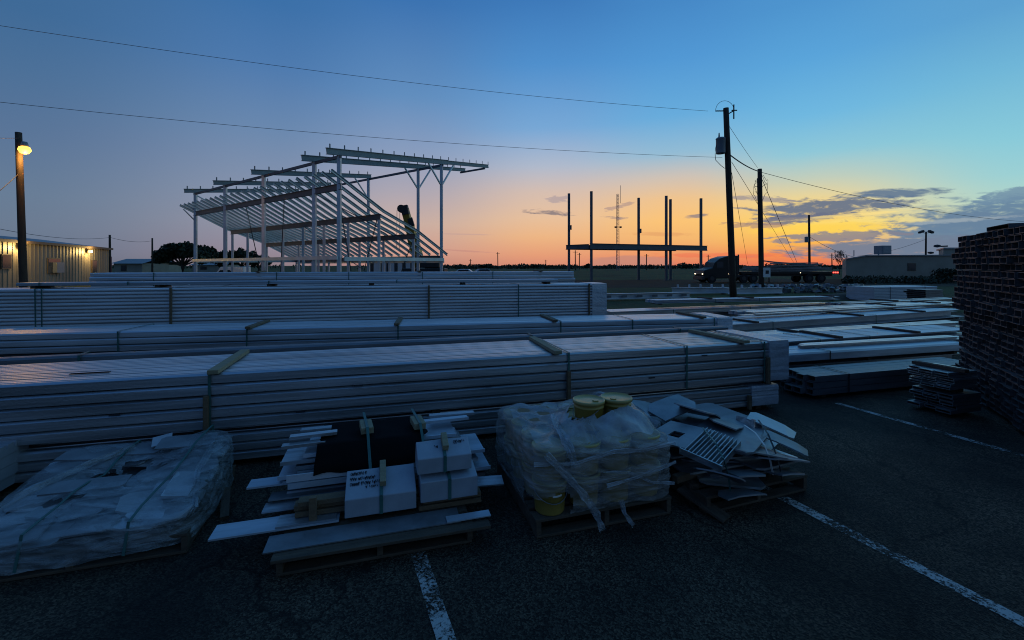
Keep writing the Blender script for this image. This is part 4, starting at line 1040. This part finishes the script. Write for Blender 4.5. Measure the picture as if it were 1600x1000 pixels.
# --- film wrapped plates, left
a1 = R(17.0); O1 = (-2.25-1.32*math.cos(a1), 3.10-1.32*math.sin(a1))
random.seed(11)
pallet('pallet under the grey film wrapped plate heap at the left', O1, a1, 1.32, 1.12)
def h1f(x, y):
    b = .265+.165*min(1,max(0,y/1.12))+.04*noise.noise((x*2.2,y*2.2,5))
    b -= .10*max(0,1-abs(x-.62)/.28)*max(0,1-abs(y-.68)/.2)
    return b+.05*max(0,min(1,(x-.85)/.3))*max(0,min(1,(y-.5)/.3))-.05*max(0,1-x/.25)
g1 = 'steel plates heaped under the grey film'
for i in range(52):
    s, t_ = random.uniform(.12,1.2), random.uniform(.1,1.02); hz = h1f(s,t_)
    z = .16+(hz-.20)*(random.random()**.6)
    if i < 20: s, t_ = .16+.265*(i%5), .13+.28*(i//5); z = h1f(s,t_)-.05
    sz = (random.uniform(.22,.46), random.uniform(.14,.30))
    if s-sz[0]*.5 < .02: s = .02+sz[0]*.5
    if s+sz[0]*.5 > 1.30: s = 1.30-sz[0]*.5
    plate('flat grey steel plate among many in the film wrapped heap at the left', glob(O1,a1,s,t_,z), sz, math.degrees(a1)+random.uniform(-25,25), (random.uniform(2,12),random.uniform(-8,8)), random.choice(['plate','plate','plate_pale','galv']), .012, random.uniform(0,.06), random.uniform(0,.08), group=g1)
w1 = thing('stretch_wrap', 'cloudy grey stretch film wrapped over the plate heap at the left', 'stretch wrap', (O1[0],O1[1],.009), a1)
wm = wrapmesh(1.36, 1.16, .07, lambda x, y: h1f(x-.02,y-.02)+.012, lambda v: .004+.02*v, 3, rough=.016, e=6.0)
wm.v = [(x-.02,y-.02,z) for x,y,z in wm.v]
# the film is torn open on top where the dark gap shows the plates
def torn(f):
    c = [sum(wm.v[i][k] for i in f)/len(f) for k in range(3)]
    x, y = c[0], c[1]
    q = ((x-.68)/.20)**2+((y-.70)/.13)**2+1.6*noise.noise((x*7,y*7,2))
    q2 = ((x-.36+.3*(y-.36))/.24)**2+((y-.34-.15*(x-.36))/.035)**2+.8*noise.noise((x*9,y*9,4))
    return len(f) < 10 and c[2] > .2 and (q < .75 or q2 < .8)
wm.f = [f for f in wm.f if not torn(f)]
wm.build('film', M['film2'], w1, True)
ribbon([(.02,.3,.30),(.2,.5,.375),(.42,.8,.42),(.6,1.0,.44)], .05, .012, 1).build('film_tail', M['film2'], w1, True)
ribbon([(1.33,.1,.26),(1.24,.45,.38),(1.24,.8,.46),(1.3,1.1,.42)], .05, .012, 4).build('film_tail', M['film2'], w1, True)
for i, x in enumerate((.42,.98)):
    p_ = [(x,-.055,.08),(x+.01,-.01,h1f(x,0)+.02)]+[(x+.16*k/8,1.12*k/8,h1f(x+.16*k/8,1.12*k/8)+.03) for k in range(1,9)]+[(x+.16,1.19,.08)]
    mb = MB()
    for q0, q1 in zip(p_, p_[1:]): mb.beam(q0, q1, .018, .004)
    o = mb.build('strap', M['strap']); o.location = (O1[0],O1[1],.009); o.rotation_euler = (0,0,a1)
    tag(o, ('green strap over the left part of the film wrapped heap','green strap over the right part of the film wrapped heap, near the bright plate')[i], 'strap')
plate('bright white plate at the right shoulder of the film wrapped heap', glob(O1,a1,1.15,.40,h1f(1.15,.40)+.004), (.17,.30), 20, (10,9), 'plate_pale', group=None)
plate('small bright plate sticking up at the back of the film wrapped heap', glob(O1,a1,.78,1.03,.475), (.14,.12), 30, (22,-8), 'plate_pale', group=None)
for i,(s,t_,yw,sz) in enumerate(((.30,.95,8,(.40,.16)),(.62,1.0,14,(.36,.18)),(1.0,.95,20,(.42,.2)),(.50,.52,20,(.5,.15)))):
    plate(('pale plate at the back left of the wrapped heap, on top of the film','pale plate in the back middle of the wrapped heap','grey plate at the back right corner of the wrapped heap','long plate along the torn gap of the wrapped heap')[i], glob(O1,a1,s,t_,h1f(s,t_)+.028), sz, yw, (9,2), 'plate', group=None, cut=.03)
for s, l in ((.95,'short dark timber leaning at the right end of the wrapped heap'),):
    tt = thing('timber', l, 'timber', tuple(glob(O1,a1,1.40,.55,.012)), R(-60)); MB().obox((0,0,.055),(.32,.06,.03),(0,.32,0)).build('plank', M['pallet'], tt)

# --- white ended bundle, far left edge
oP = (-4.95, 3.52)
bundle('white bundle end poking in at the left edge of the view', oP, (oP[0]+.96,oP[1]+.27), .07, .46, .42, 4, length=.66, style='panel', pieces=5, mat='cap', ragged=.03, group=None, name='trim_bundle', cat='trim bundle')

# --- trim and ridge caps, left of centre
a2 = R(16.5); O2 = (-1.51, 2.857)
random.seed(12)
pallet('long pallet carrying trim strips and white ridge caps', O2, a2, 1.28, 1.2)
def T2(label, s0, s1, t0, t1, z, th=.012, mat='galv', lip=.0, group='trim strips lying on the long pallet', name='metal_trim', dz=0, yaw=0):
    mb = MB(); L_ = s1-s0; w_ = t1-t0
    prof = [(0,0),(w_,0),(w_,th),(.012,th),(.012,th+lip),(0,th+lip)] if lip else [(0,0),(w_,0),(w_,th),(0,th)]
    mb.prism(prof, lambda x, y, zz: (x, y, zz), 0, L_)
    o = mb.build(name, M[mat]); o.location = glob(O2,a2,s0,t0,z); o.rotation_euler = (R(dz), 0, a2+R(yaw))
    return tag(o, label, 'metal trim', group)
T2('broad grey trim sheet lying lowest on the front edge of the long pallet', -.08, 1.20, .03, .22, .153, .008, 'plate')
T2('long grey trim strip sticking out farthest to the left of the long pallet', -.45, .36, .24, .42, .175, .012, 'galv_pale')
T2('second strip on the one sticking out farthest, pulled back to the right', -.05, .34, .245, .40, .189, .012, 'galv')
T2('short grey strip end above the long protruding one', -.18, .4, .45, .58, .205, .012, 'galv')
T2('narrow strip end just behind the short grey one', -.16, .4, .56, .68, .235, .012, 'plate')
T2('pale strip sticking out left, highest of the protruding four', -.33, .3, .66, .80, .30, .014, 'galv_pale')
T2('long lipped trim behind the white ridge caps, bright along its edge', -.03, 1.0, .52, .60, .375, .018, 'white', .035)
T2('second lipped trim directly under the bright edged one', -.02, 1.02, .515, .62, .325, .018, 'galv_pale', .025)
random.seed(5)
for i in range(11):
    z = .16+.036*i; t0 = .62+random.uniform(0,.07); s0 = -.08+random.uniform(-.04,.12)+(.15 if i > 8 else 0); s1 = 1.42+random.uniform(-.10,.16)-(.12 if i > 8 else 0)
    T2('trim angle in the layered stack at the back of the long pallet', s0, s1, t0, t0+.42, z, .014, ['galv','white','galv_pale','plate'][i%4], .014, 'layered trim angles at the back of the long pallet')
mb = MB(); K = 26; vs = []
for i in range(K+1):
    for j in range(13):
        t_ = .50+.66*j/12; s = .16+(.84+.10*noise.noise((t_*6,2,0)))*i/K+.06*noise.noise((t_*5,9,1))
        z = .575+.012*noise.noise((s*5,t_*5,1)) if t_ > .66 else .575-(.66-t_)*1.0+.02*noise.noise((s*6,t_*6,3))
        vs.append((s+.03*noise.noise((t_*4,0,i//26)), t_, z))
mb._add(vs, [(i*13+j,(i+1)*13+j,(i+1)*13+j+1,i*13+j+1) for i in range(K) for j in range(12)])
o = mb.build('black_sheet', M['black'], None, True); o.location = (O2[0],O2[1],.0); o.rotation_euler = (0,0,a2)  # near-black sheet laid over the middle of the trim stack
sm = o.modifiers.new('thickness', 'SOLIDIFY'); sm.thickness = .006
tag(o, 'black sheet over the trim stack on the long pallet', 'plastic sheet')
for i,(s0,s1,t0,z,l) in enumerate(((-.06,.30,.80,.592,'short trim end lapping over the left edge of the black sheet'),(.0,.24,.94,.592,'rear trim end lapping over the left edge of the black sheet'),(1.02,1.42,.86,.592,'pale trim end at the right of the black sheet'),(1.08,1.50,1.0,.592,'rear pale trim end at the right of the black sheet'),(-.10,.22,.70,.560,'crumpled trim end in front of the black sheet at the left'))):
    T2(l, s0, s1, t0, t0+.10, z, .012, ['galv','galv_b','galv_pale','galv','galv_b'][i], .012, None, yaw=random.uniform(-4,4))
def cap(label, s0, s1, t0, z0, h, zt, dt, scrib, blk):
    L_ = s1-s0
    t = thing('ridge_cap_bundle', label, 'ridge caps', tuple(glob(O2,a2,s0,t0,z0)), a2, 'white folded ridge cap bundles on the long pallet')
    mb = MB(); mb.prism([(0,0),(dt+.06,0),(dt+.06,h*.5),(dt,zt),(.0,h)], lambda x, y, z: (x, y, z), 0, L_); mb.build('cap_stack', M['cap'], t, bevel=.006)
    sl = (zt-h)/dt
    mb = MB()
    for x in (L_*.5-.012, ): mb.box(x, x+.024, -.006, -.002, 0, h); mb.beam((x+.012,-.004,h+.004),(x+.012,dt,zt+.006),.024,.004,(0,0,1))
    mb.build('strap', M['strap'], t)
    if blk: MB().beam((L_*.5+.012,dt*.25,h+sl*dt*.25+.03),(L_*.5+.012,dt+.01,zt+.032),.045,.05).build('wood_block', M['timber_pale'], t, bevel=.004)
    if scrib:
        mb = MB()
        random.seed(scrib)
        for (x0, x1, f, hgt) in ((.03,.15,.78,.030),(.03,.21,.60,.030),(.03,.24,.42,.032),(.14,.22,.30,.022)) if scrib == 1 else ((L_*.70,L_*.78,.62,.04),(L_*.80,L_*.93,.66,.032),(L_*.33,L_*.39,.5,.03)):
            x = x0
            while x < x1:
                wd = random.uniform(.009,.014); pts_ = []
                kind = random.randint(0,3)
                for k in range(9):
                    a_ = k/8
                    if kind == 0: px_, py_ = x+wd*(.5+.5*math.cos(6.5*a_)), f*dt+hgt*.5+hgt*.4*math.sin(6.5*a_)
                    elif kind == 1: px_, py_ = x+wd*a_, f*dt+hgt*(.5+.5*math.sin(9*a_))
                    elif kind == 2: px_, py_ = x+wd*(.2+.5*a_), f*dt+hgt*(1-a_) if k < 6 else f*dt+hgt*.5*(a_)
                    else: px_, py_ = x+wd*a_, f*dt+hgt*.4*(1+math.sin(14*a_))
                    pts_.append((px_, py_, h+sl*py_+.004))
                mb.tube(pts_, .0019, 4)
                x += wd*1.15 if random.random() < .85 else wd*2
        mb.build('handwriting', M['ink'], t)
    return t
cap('white ridge cap bundle with marker handwriting, left of the strapped pair', .40, .90, .22, .20, .13, .235, .24, 1, True)
cap('lower white ridge cap bundle of the strapped pair', .93, 1.36, .20, .24, .15, .19, .20, 0, False)
cap('upper white ridge cap bundle of the strapped pair, with short marker notes', .91, 1.32, .235, .435, .115, .185, .17, 2, True)
for s,t_,l in ((.53,.86,'pale wood block under a green strap on the left of the black sheet'),(.96,.84,'pale wood block strapped on the right of the black sheet')):
    c = glob(O2,a2,s,t_,.595); tt = thing('wood_block', l, 'wood block', tuple(c), a2+R(6)); MB().box(-.05,.05,-.11,.11,.002,.055).build('block', M['timber_pale'], tt, bevel=.005)
    mb = MB(); mb.box(-.011,.011,-.112,.3,.057,.061); mb.beam((0,-.114,.058),(0,-.42,-.20),.022,.004); mb.build('strap', M['strap'], tt)
for i,(s0,s1,t0,z) in enumerate(((.06,.42,.32,.205),(.05,.44,.34,.243),(.08,.42,.31,.281),(.92,1.4,.25,.155),(.95,1.4,.26,.197))):
    tt = thing('timber', ('rough brown batten under the handwritten ridge caps, lowest of three','rough brown batten in the middle of the three under the handwritten caps','top batten of the three left of the handwritten caps','lower batten under the strapped pair of ridge caps','upper batten under the strapped pair of ridge caps')[i], 'timber', tuple(glob(O2,a2,s0,t0,z)), a2)
    MB().box(0,s1-s0,0,.09,0,.036).build('batten', M['timber'], tt, bevel=.004)
tt = thing('timber', 'upright brown post stub at the left of the handwritten ridge caps', 'timber', tuple(glob(O2,a2,.16,.26,.19)), a2); MB().box(0,.05,0,.04,0,.17).build('post', M['timber'], tt, bevel=.003)
tt = thing('timber', 'long weathered plank along the front edge of the long pallet', 'timber', tuple(glob(O2,a2,-.02,-.05,.125)), a2+R(-.5)); MB().box(0,1.42,0,.09,0,.022).build('plank', M['pallet'], tt, bevel=.003)
T2('short grey trim end lying right of the strapped ridge caps', 1.28, 1.62, .42, .58, .20, .01, 'galv', group=None, yaw=-8)
T2('thin trim end at the front right corner of the long pallet', 1.1, 1.42, .02, .10, .165, .008, 'galv_pale', group=None)

# --- buckets under film, centre
a3 = R(16.9); O3 = (.177, 3.256)
random.seed(13)
pallet('pallet holding the film wrapped yellow buckets', O3, a3, 1.15, 1.12)
proto = None
def bucket(s, t_, z, label, group='yellow buckets stacked under clear film', rot=None):
    global proto
    if proto is None:
        proto = thing('bucket', label, 'bucket', (0,0,0), 0, group)
        MB().lathe([(0,0),(.108,0),(.112,.008),(.122,.19),(.128,.192),(.128,.204),(.123,.206),(.125,.235),(0,.235)], n=28).build('body', M['bucket'], proto, True)
        l = MB().lathe([(0,.236),(.131,.236),(.133,.228),(.136,.228),(.137,.252),(.128,.257),(.122,.247),(.05,.246),(0,.247)], n=28).build('lid', M['lid'], proto, True)
        MB().lathe([(0,.247),(.026,.247),(.026,.256),(0,.256)], (.05,.03,0), 12).build('cap', M['lid'], l)
        arc = [(.132*math.cos(x), -.132*math.sin(x)*.98-.004, .195-.09*math.sin(x)) for x in [math.pi*i/12 for i in range(13)]]
        MB().tube(arc, .003, 5).build('handle', M['trafo'], proto)
        o = proto
    else: o = copy_of(proto)
    o.scale = (1,1,.93); o.location = glob(O3,a3,s,t_,z); o.rotation_euler = (0,0,random.uniform(0,6.28) if rot is None else rot)
    o['label'] = label
    if group: o['group'] = group
    elif 'group' in o: del o['group']
    return o
bucket(.62, .40, .151+.475, 'yellow bucket standing uncovered on top of the wrapped stack', None)
proto['group'] = ''; del proto['group']
for tier in range(2):
    for i in range(4):
        for j in range(4):
            if 0 < i < 3 and 0 < j < 3 and tier == 0: continue
            s, t_ = .165+.274*i, .15+.272*j
            if i == 0 and j == 0 and tier == 0:
                b = bucket(s-.015, t_-.03, .151, 'yellow bucket at the bottom front left corner with a white paper tag', None, a3)
                MB().prism([(.1225*math.cos(x), .1225*math.sin(x)) for x in [R(-100+6*k) for k in range(7)]]+[(.1205*math.cos(x), .1205*math.sin(x)) for x in [R(-64-6*k) for k in range(7)]], lambda z, x, y: (x, y, z), .150, .164).build('paper_tag', M['paper'], b)
            else: bucket(s+random.uniform(-.01,.01), t_+random.uniform(-.01,.01), .151+.2445*tier, 'yellow bucket stacked under the clear stretch film')
bucket(.89, .41, .151+.470, 'yellow bucket on top of the stack, half covered by film right of the open one', None)
tt = thing('cardboard_sheet', 'brown cardboard sheet on top of the wrapped buckets', 'cardboard', tuple(glob(O3,a3,.30,.75,.650)), a3+R(8)); M['card'] = material('brown_cardboard', (.20,.13,.07), .85, 0, .2)
MB().obox((0,0,.004),(.34,.5,.006)).build('sheet', M['card'], tt)
def h3f(x, y):
    d_ = math.hypot((x-.80)/.34, (y-.45)/.28)
    z = .655+.14*max(0,min(1,(1.5-d_)/.8))
    e = max(0, .12-min(x, 1.15-x, y, 1.12-y))
    z -= .30*e*(1 if x > .3 else .4)
    return z+.02*math.sin(x*23)*math.sin(y*23)
w3 = thing('stretch_wrap', 'clear wrinkled stretch film around the pallet of yellow buckets', 'stretch wrap', (O3[0],O3[1],.009), a3)
wm = wrapmesh(1.19, 1.16, .16, lambda x, y: h3f(x-.02,y-.02), lambda v: .004+.012*math.sin(v*math.pi), 9, rough=.015, nu=220, ns=30, e=9.0)
wm.v = [(x-.02,y-.02,z) for x,y,z in wm.v]
def torn3(f):
    c = [sum(wm.v[i][k] for i in f)/len(f) for k in range(3)]
    if len(f) > 10: return True
    q = ((c[0]-.68)/.24)**2+((c[1]-.40)/.15)**2+.10*noise.noise((c[0]*6,c[1]*6,8))
    q2 = ((c[0]-.10)/.20)**2+((c[2]-.16)/.20)**2+.9*noise.noise((c[0]*6,c[2]*6,3)) if c[1] < .2 else 9
    return (c[2] > .55 and q < 1) or q2 < .75
wm.f = [f for f in wm.f if not torn3(f)]
fo_ = wm.build('film', M['film'], w3, True); fo_.data.materials.append(M['film_top'])
for p_ in fo_.data.polygons:
    if max(p_.vertices) < 15*220: p_.material_index = 1
M['film3'] = film_mat('bunched_film', .25, .85, (.46,.52,.57), (5,5,14))
ribbon([(.33,.45,.72),(.27,.28,.70),(.26,.10,.68),(.27,-.01,.62),(.29,-.035,.50)], .07, .018, 2).build('film_tail', M['film3'], w3, True)
ribbon([(.06,-.045,.63),(.16,-.055,.52),(.27,-.06,.40),(.37,-.07,.27),(.45,-.085,.15),(.48,-.10,.04)], .055, .014, 5).build('film_tail', M['film3'], w3, True)
ribbon([(.66,-.06,.22),(.68,-.085,.12),(.74,-.10,.03)], .035, .012, 8).build('film_tail', M['film3'], w3, True)
ribbon([(-.03,-.03,.56),(.3,-.035,.53),(.62,-.035,.58),(.9,-.035,.56),(1.17,-.03,.58)], .03, .010, 6).build('film_tail', M['film3'], w3, True)
ribbon([(.55,-.04,.33),(.8,-.04,.36),(1.0,-.04,.40),(1.17,-.03,.43)], .028, .009, 12).build('film_tail', M['film3'], w3, True)
ribbon([(.50,-.035,.44),(.75,-.035,.40),(.95,-.035,.30),(1.16,-.03,.26)], .022, .008, 15).build('film_tail', M['film3'], w3, True)
ribbon([(.62,.70,.74),(.85,.66,.80),(1.0,.52,.77),(1.10,.36,.70),(1.17,.2,.64)], .07, .018, 7).build('film_tail', M['film3'], w3, True)

# --- bracket plates, right of centre
a4 = R(20.0); O4 = (1.56, 3.58)
random.seed(14)
pallet('dark pallet under the loose bracket plates right of the buckets', O4, a4, 1.12, 1.15)
def PP(px, py, z): return (*G(px,py,z), z)
g4 = 'loose bracket plates on the dark pallet'
for i in range(20):
    s, t_ = random.uniform(.30,.82), random.uniform(.28,.85); z = .165+.0165*i
    plate('flat grey plate buried in the pile of bracket plates', glob(O4,a4,s,t_,z), (random.uniform(.5,.85),random.uniform(.4,.75)), 20+random.uniform(-30,30), (random.uniform(-2,2),random.uniform(-2,2)), random.choice(['plate','galv','galv_dark']), .018, .05, .06, group='flat plates buried in the bracket pile')
def P4(label, px, py, z, size, yaw, tilt, mat='plate', **k):
    if 'hole' not in k: k['fold'] = random.uniform(2,9)
    return plate(label, PP(px,py,z), size, yaw, tilt, mat, group=g4, **k)
P4('broad grey plate with a square hole, left of the ribbed stack', 1062, 678, .49, (.44,.46), 38, (-4,-7), hole=(-.02,.02,.055))
P4('folded grey plate at the far back of the bracket pile', 1050, 634, .56, (.50,.34), 24, (6,-10), cut=.10)
P4('tilted pale plate peaking at the back of the bracket pile', 1090, 640, .57, (.34,.36), 52, (4,22), 'plate', cut2=.08)
P4('small blue grey plate at the back left by the bucket wrap', 1010, 637, .52, (.26,.3), 10, (12,8), cut=.05)
P4('big dull plate in the middle right of the bracket pile', 1172, 697, .43, (.56,.44), 5, (-5,12), 'galv_dark', cut=.10, cut2=.05)
P4('large tan grey plate with a notched pale right end', 1205, 708, .37, (.52,.40), 14, (-8,10), 'plate', cut=.06, cut2=.10)
P4('pale notched plate end low on the right of the pile', 1225, 736, .26, (.30,.22), 18, (-14,8), 'plate', cut=.05)
P4('blue grey plate hanging over the front of the pile', 1165, 738, .33, (.30,.18), 16, (-10,6), 'plate', cut=.04)
P4('dark plate sliding down at the front left of the pile', 1122, 738, .34, (.36,.30), -18, (-24,8), 'galv_dark', cut=.05)
P4('low front plate with a bright corner near the pallet edge', 1160, 768, .20, (.42,.16), 16, (-10,3), 'plate', cut=.05)
P4('white flat plate lit at the right rear of the pile', 1206, 662, .50, (.40,.20), -38, (6,16), 'plate_pale', cut=.04)
P4('narrow pale plate pointing right at the rear edge', 1228, 690, .43, (.36,.16), -30, (6,18), 'plate', cut=.03)
P4('grey plate between the two ribbed stacks', 1135, 660, .52, (.30,.26), 48, (8,12), 'plate', cut=.06)
def ribs(label, px, py, z, n, L_, hgt, gap, yaw, tilt, mat):
    t = thing('ribbed_stack', label, 'bracket stack', PP(px,py,z), 0, None); t.rotation_euler = (R(tilt[0]), R(tilt[1]), R(yaw))
    for i in range(n): MB().box(-L_/2,L_/2,(i-n/2)*gap,(i-n/2)*gap+.007,-hgt,0).build('rib', M[mat], t)
    MB().box(-L_/2+.02,L_/2-.02,-n/2*gap,n/2*gap,-hgt-.012,-hgt).build('base_plate', M[mat], t)
    MB().box(-L_/2-.012,-L_/2,-n/2*gap-.02,n/2*gap+.01,-hgt,.002).build('end_plate', M[mat], t)
    return t
ribs('stack of ten ribbed brackets tilted toward the camera on the bracket pile', 1112, 694, .51, 10, .46, .05, .031, 44, (8,-8), 'galv_b')
ribs('smaller ribbed bracket stack standing on edge at the rear right of the pile', 1172, 655, .50, 8, .10, .09, .026, 12, (-10,18), 'galv')
for i, (l, pts_) in enumerate((('pale loose strap arching over the right side of the bracket pile', [PP(1163,664,.54),PP(1180,676,.55),PP(1195,696,.50),PP(1203,718,.40),PP(1208,742,.25)]),
   ('dark strap beside the pale arching one on the bracket pile', [PP(1185,656,.55),PP(1200,678,.52),PP(1210,702,.44),PP(1218,728,.32),PP(1222,752,.19)]),
   ('green strap across the ribbed stack down to the pallet front', [PP(1098,668,.56),PP(1118,692,.545),PP(1130,716,.48),PP(1138,742,.34),PP(1142,775,.16)]))):
    o0 = Vector(pts_[0]); mb = MB()
    pts_ = [Vector(p)-o0 for p in pts_]
    for p, q in zip(pts_, pts_[1:]): mb.beam(p, q, .014, .003)
    o = mb.build('strap', M[('paper','strap_dark','strap')[i]]); o.location = o0; tag(o, l, 'strap')
tt = thing('timber', 'short pale timber end poking out left of the bracket pallet', 'timber', (*G(1075,742,.20),.20), R(28)); MB().box(-.16,.16,-.03,.03,-.03,.03).build('block', M['timber'], tt, bevel=.004)
tt = thing('timber', 'timber propping the short pale one off the bracket pallet', 'timber', (*G(1075,742,.20),.009), R(100)); MB().box(-.1,.25,-.04,.04,0,.158).build('block', M['pallet'], tt, bevel=.004)
tt = thing('plank', 'broken dark board leaning at the front left corner of the bracket pallet', 'plank', (*G(1098,790,.05),.012), R(-50)); MB().obox((0,0,.06),(.4,.12,.02),(0,.25,0)).build('board', M['pallet'], tt)
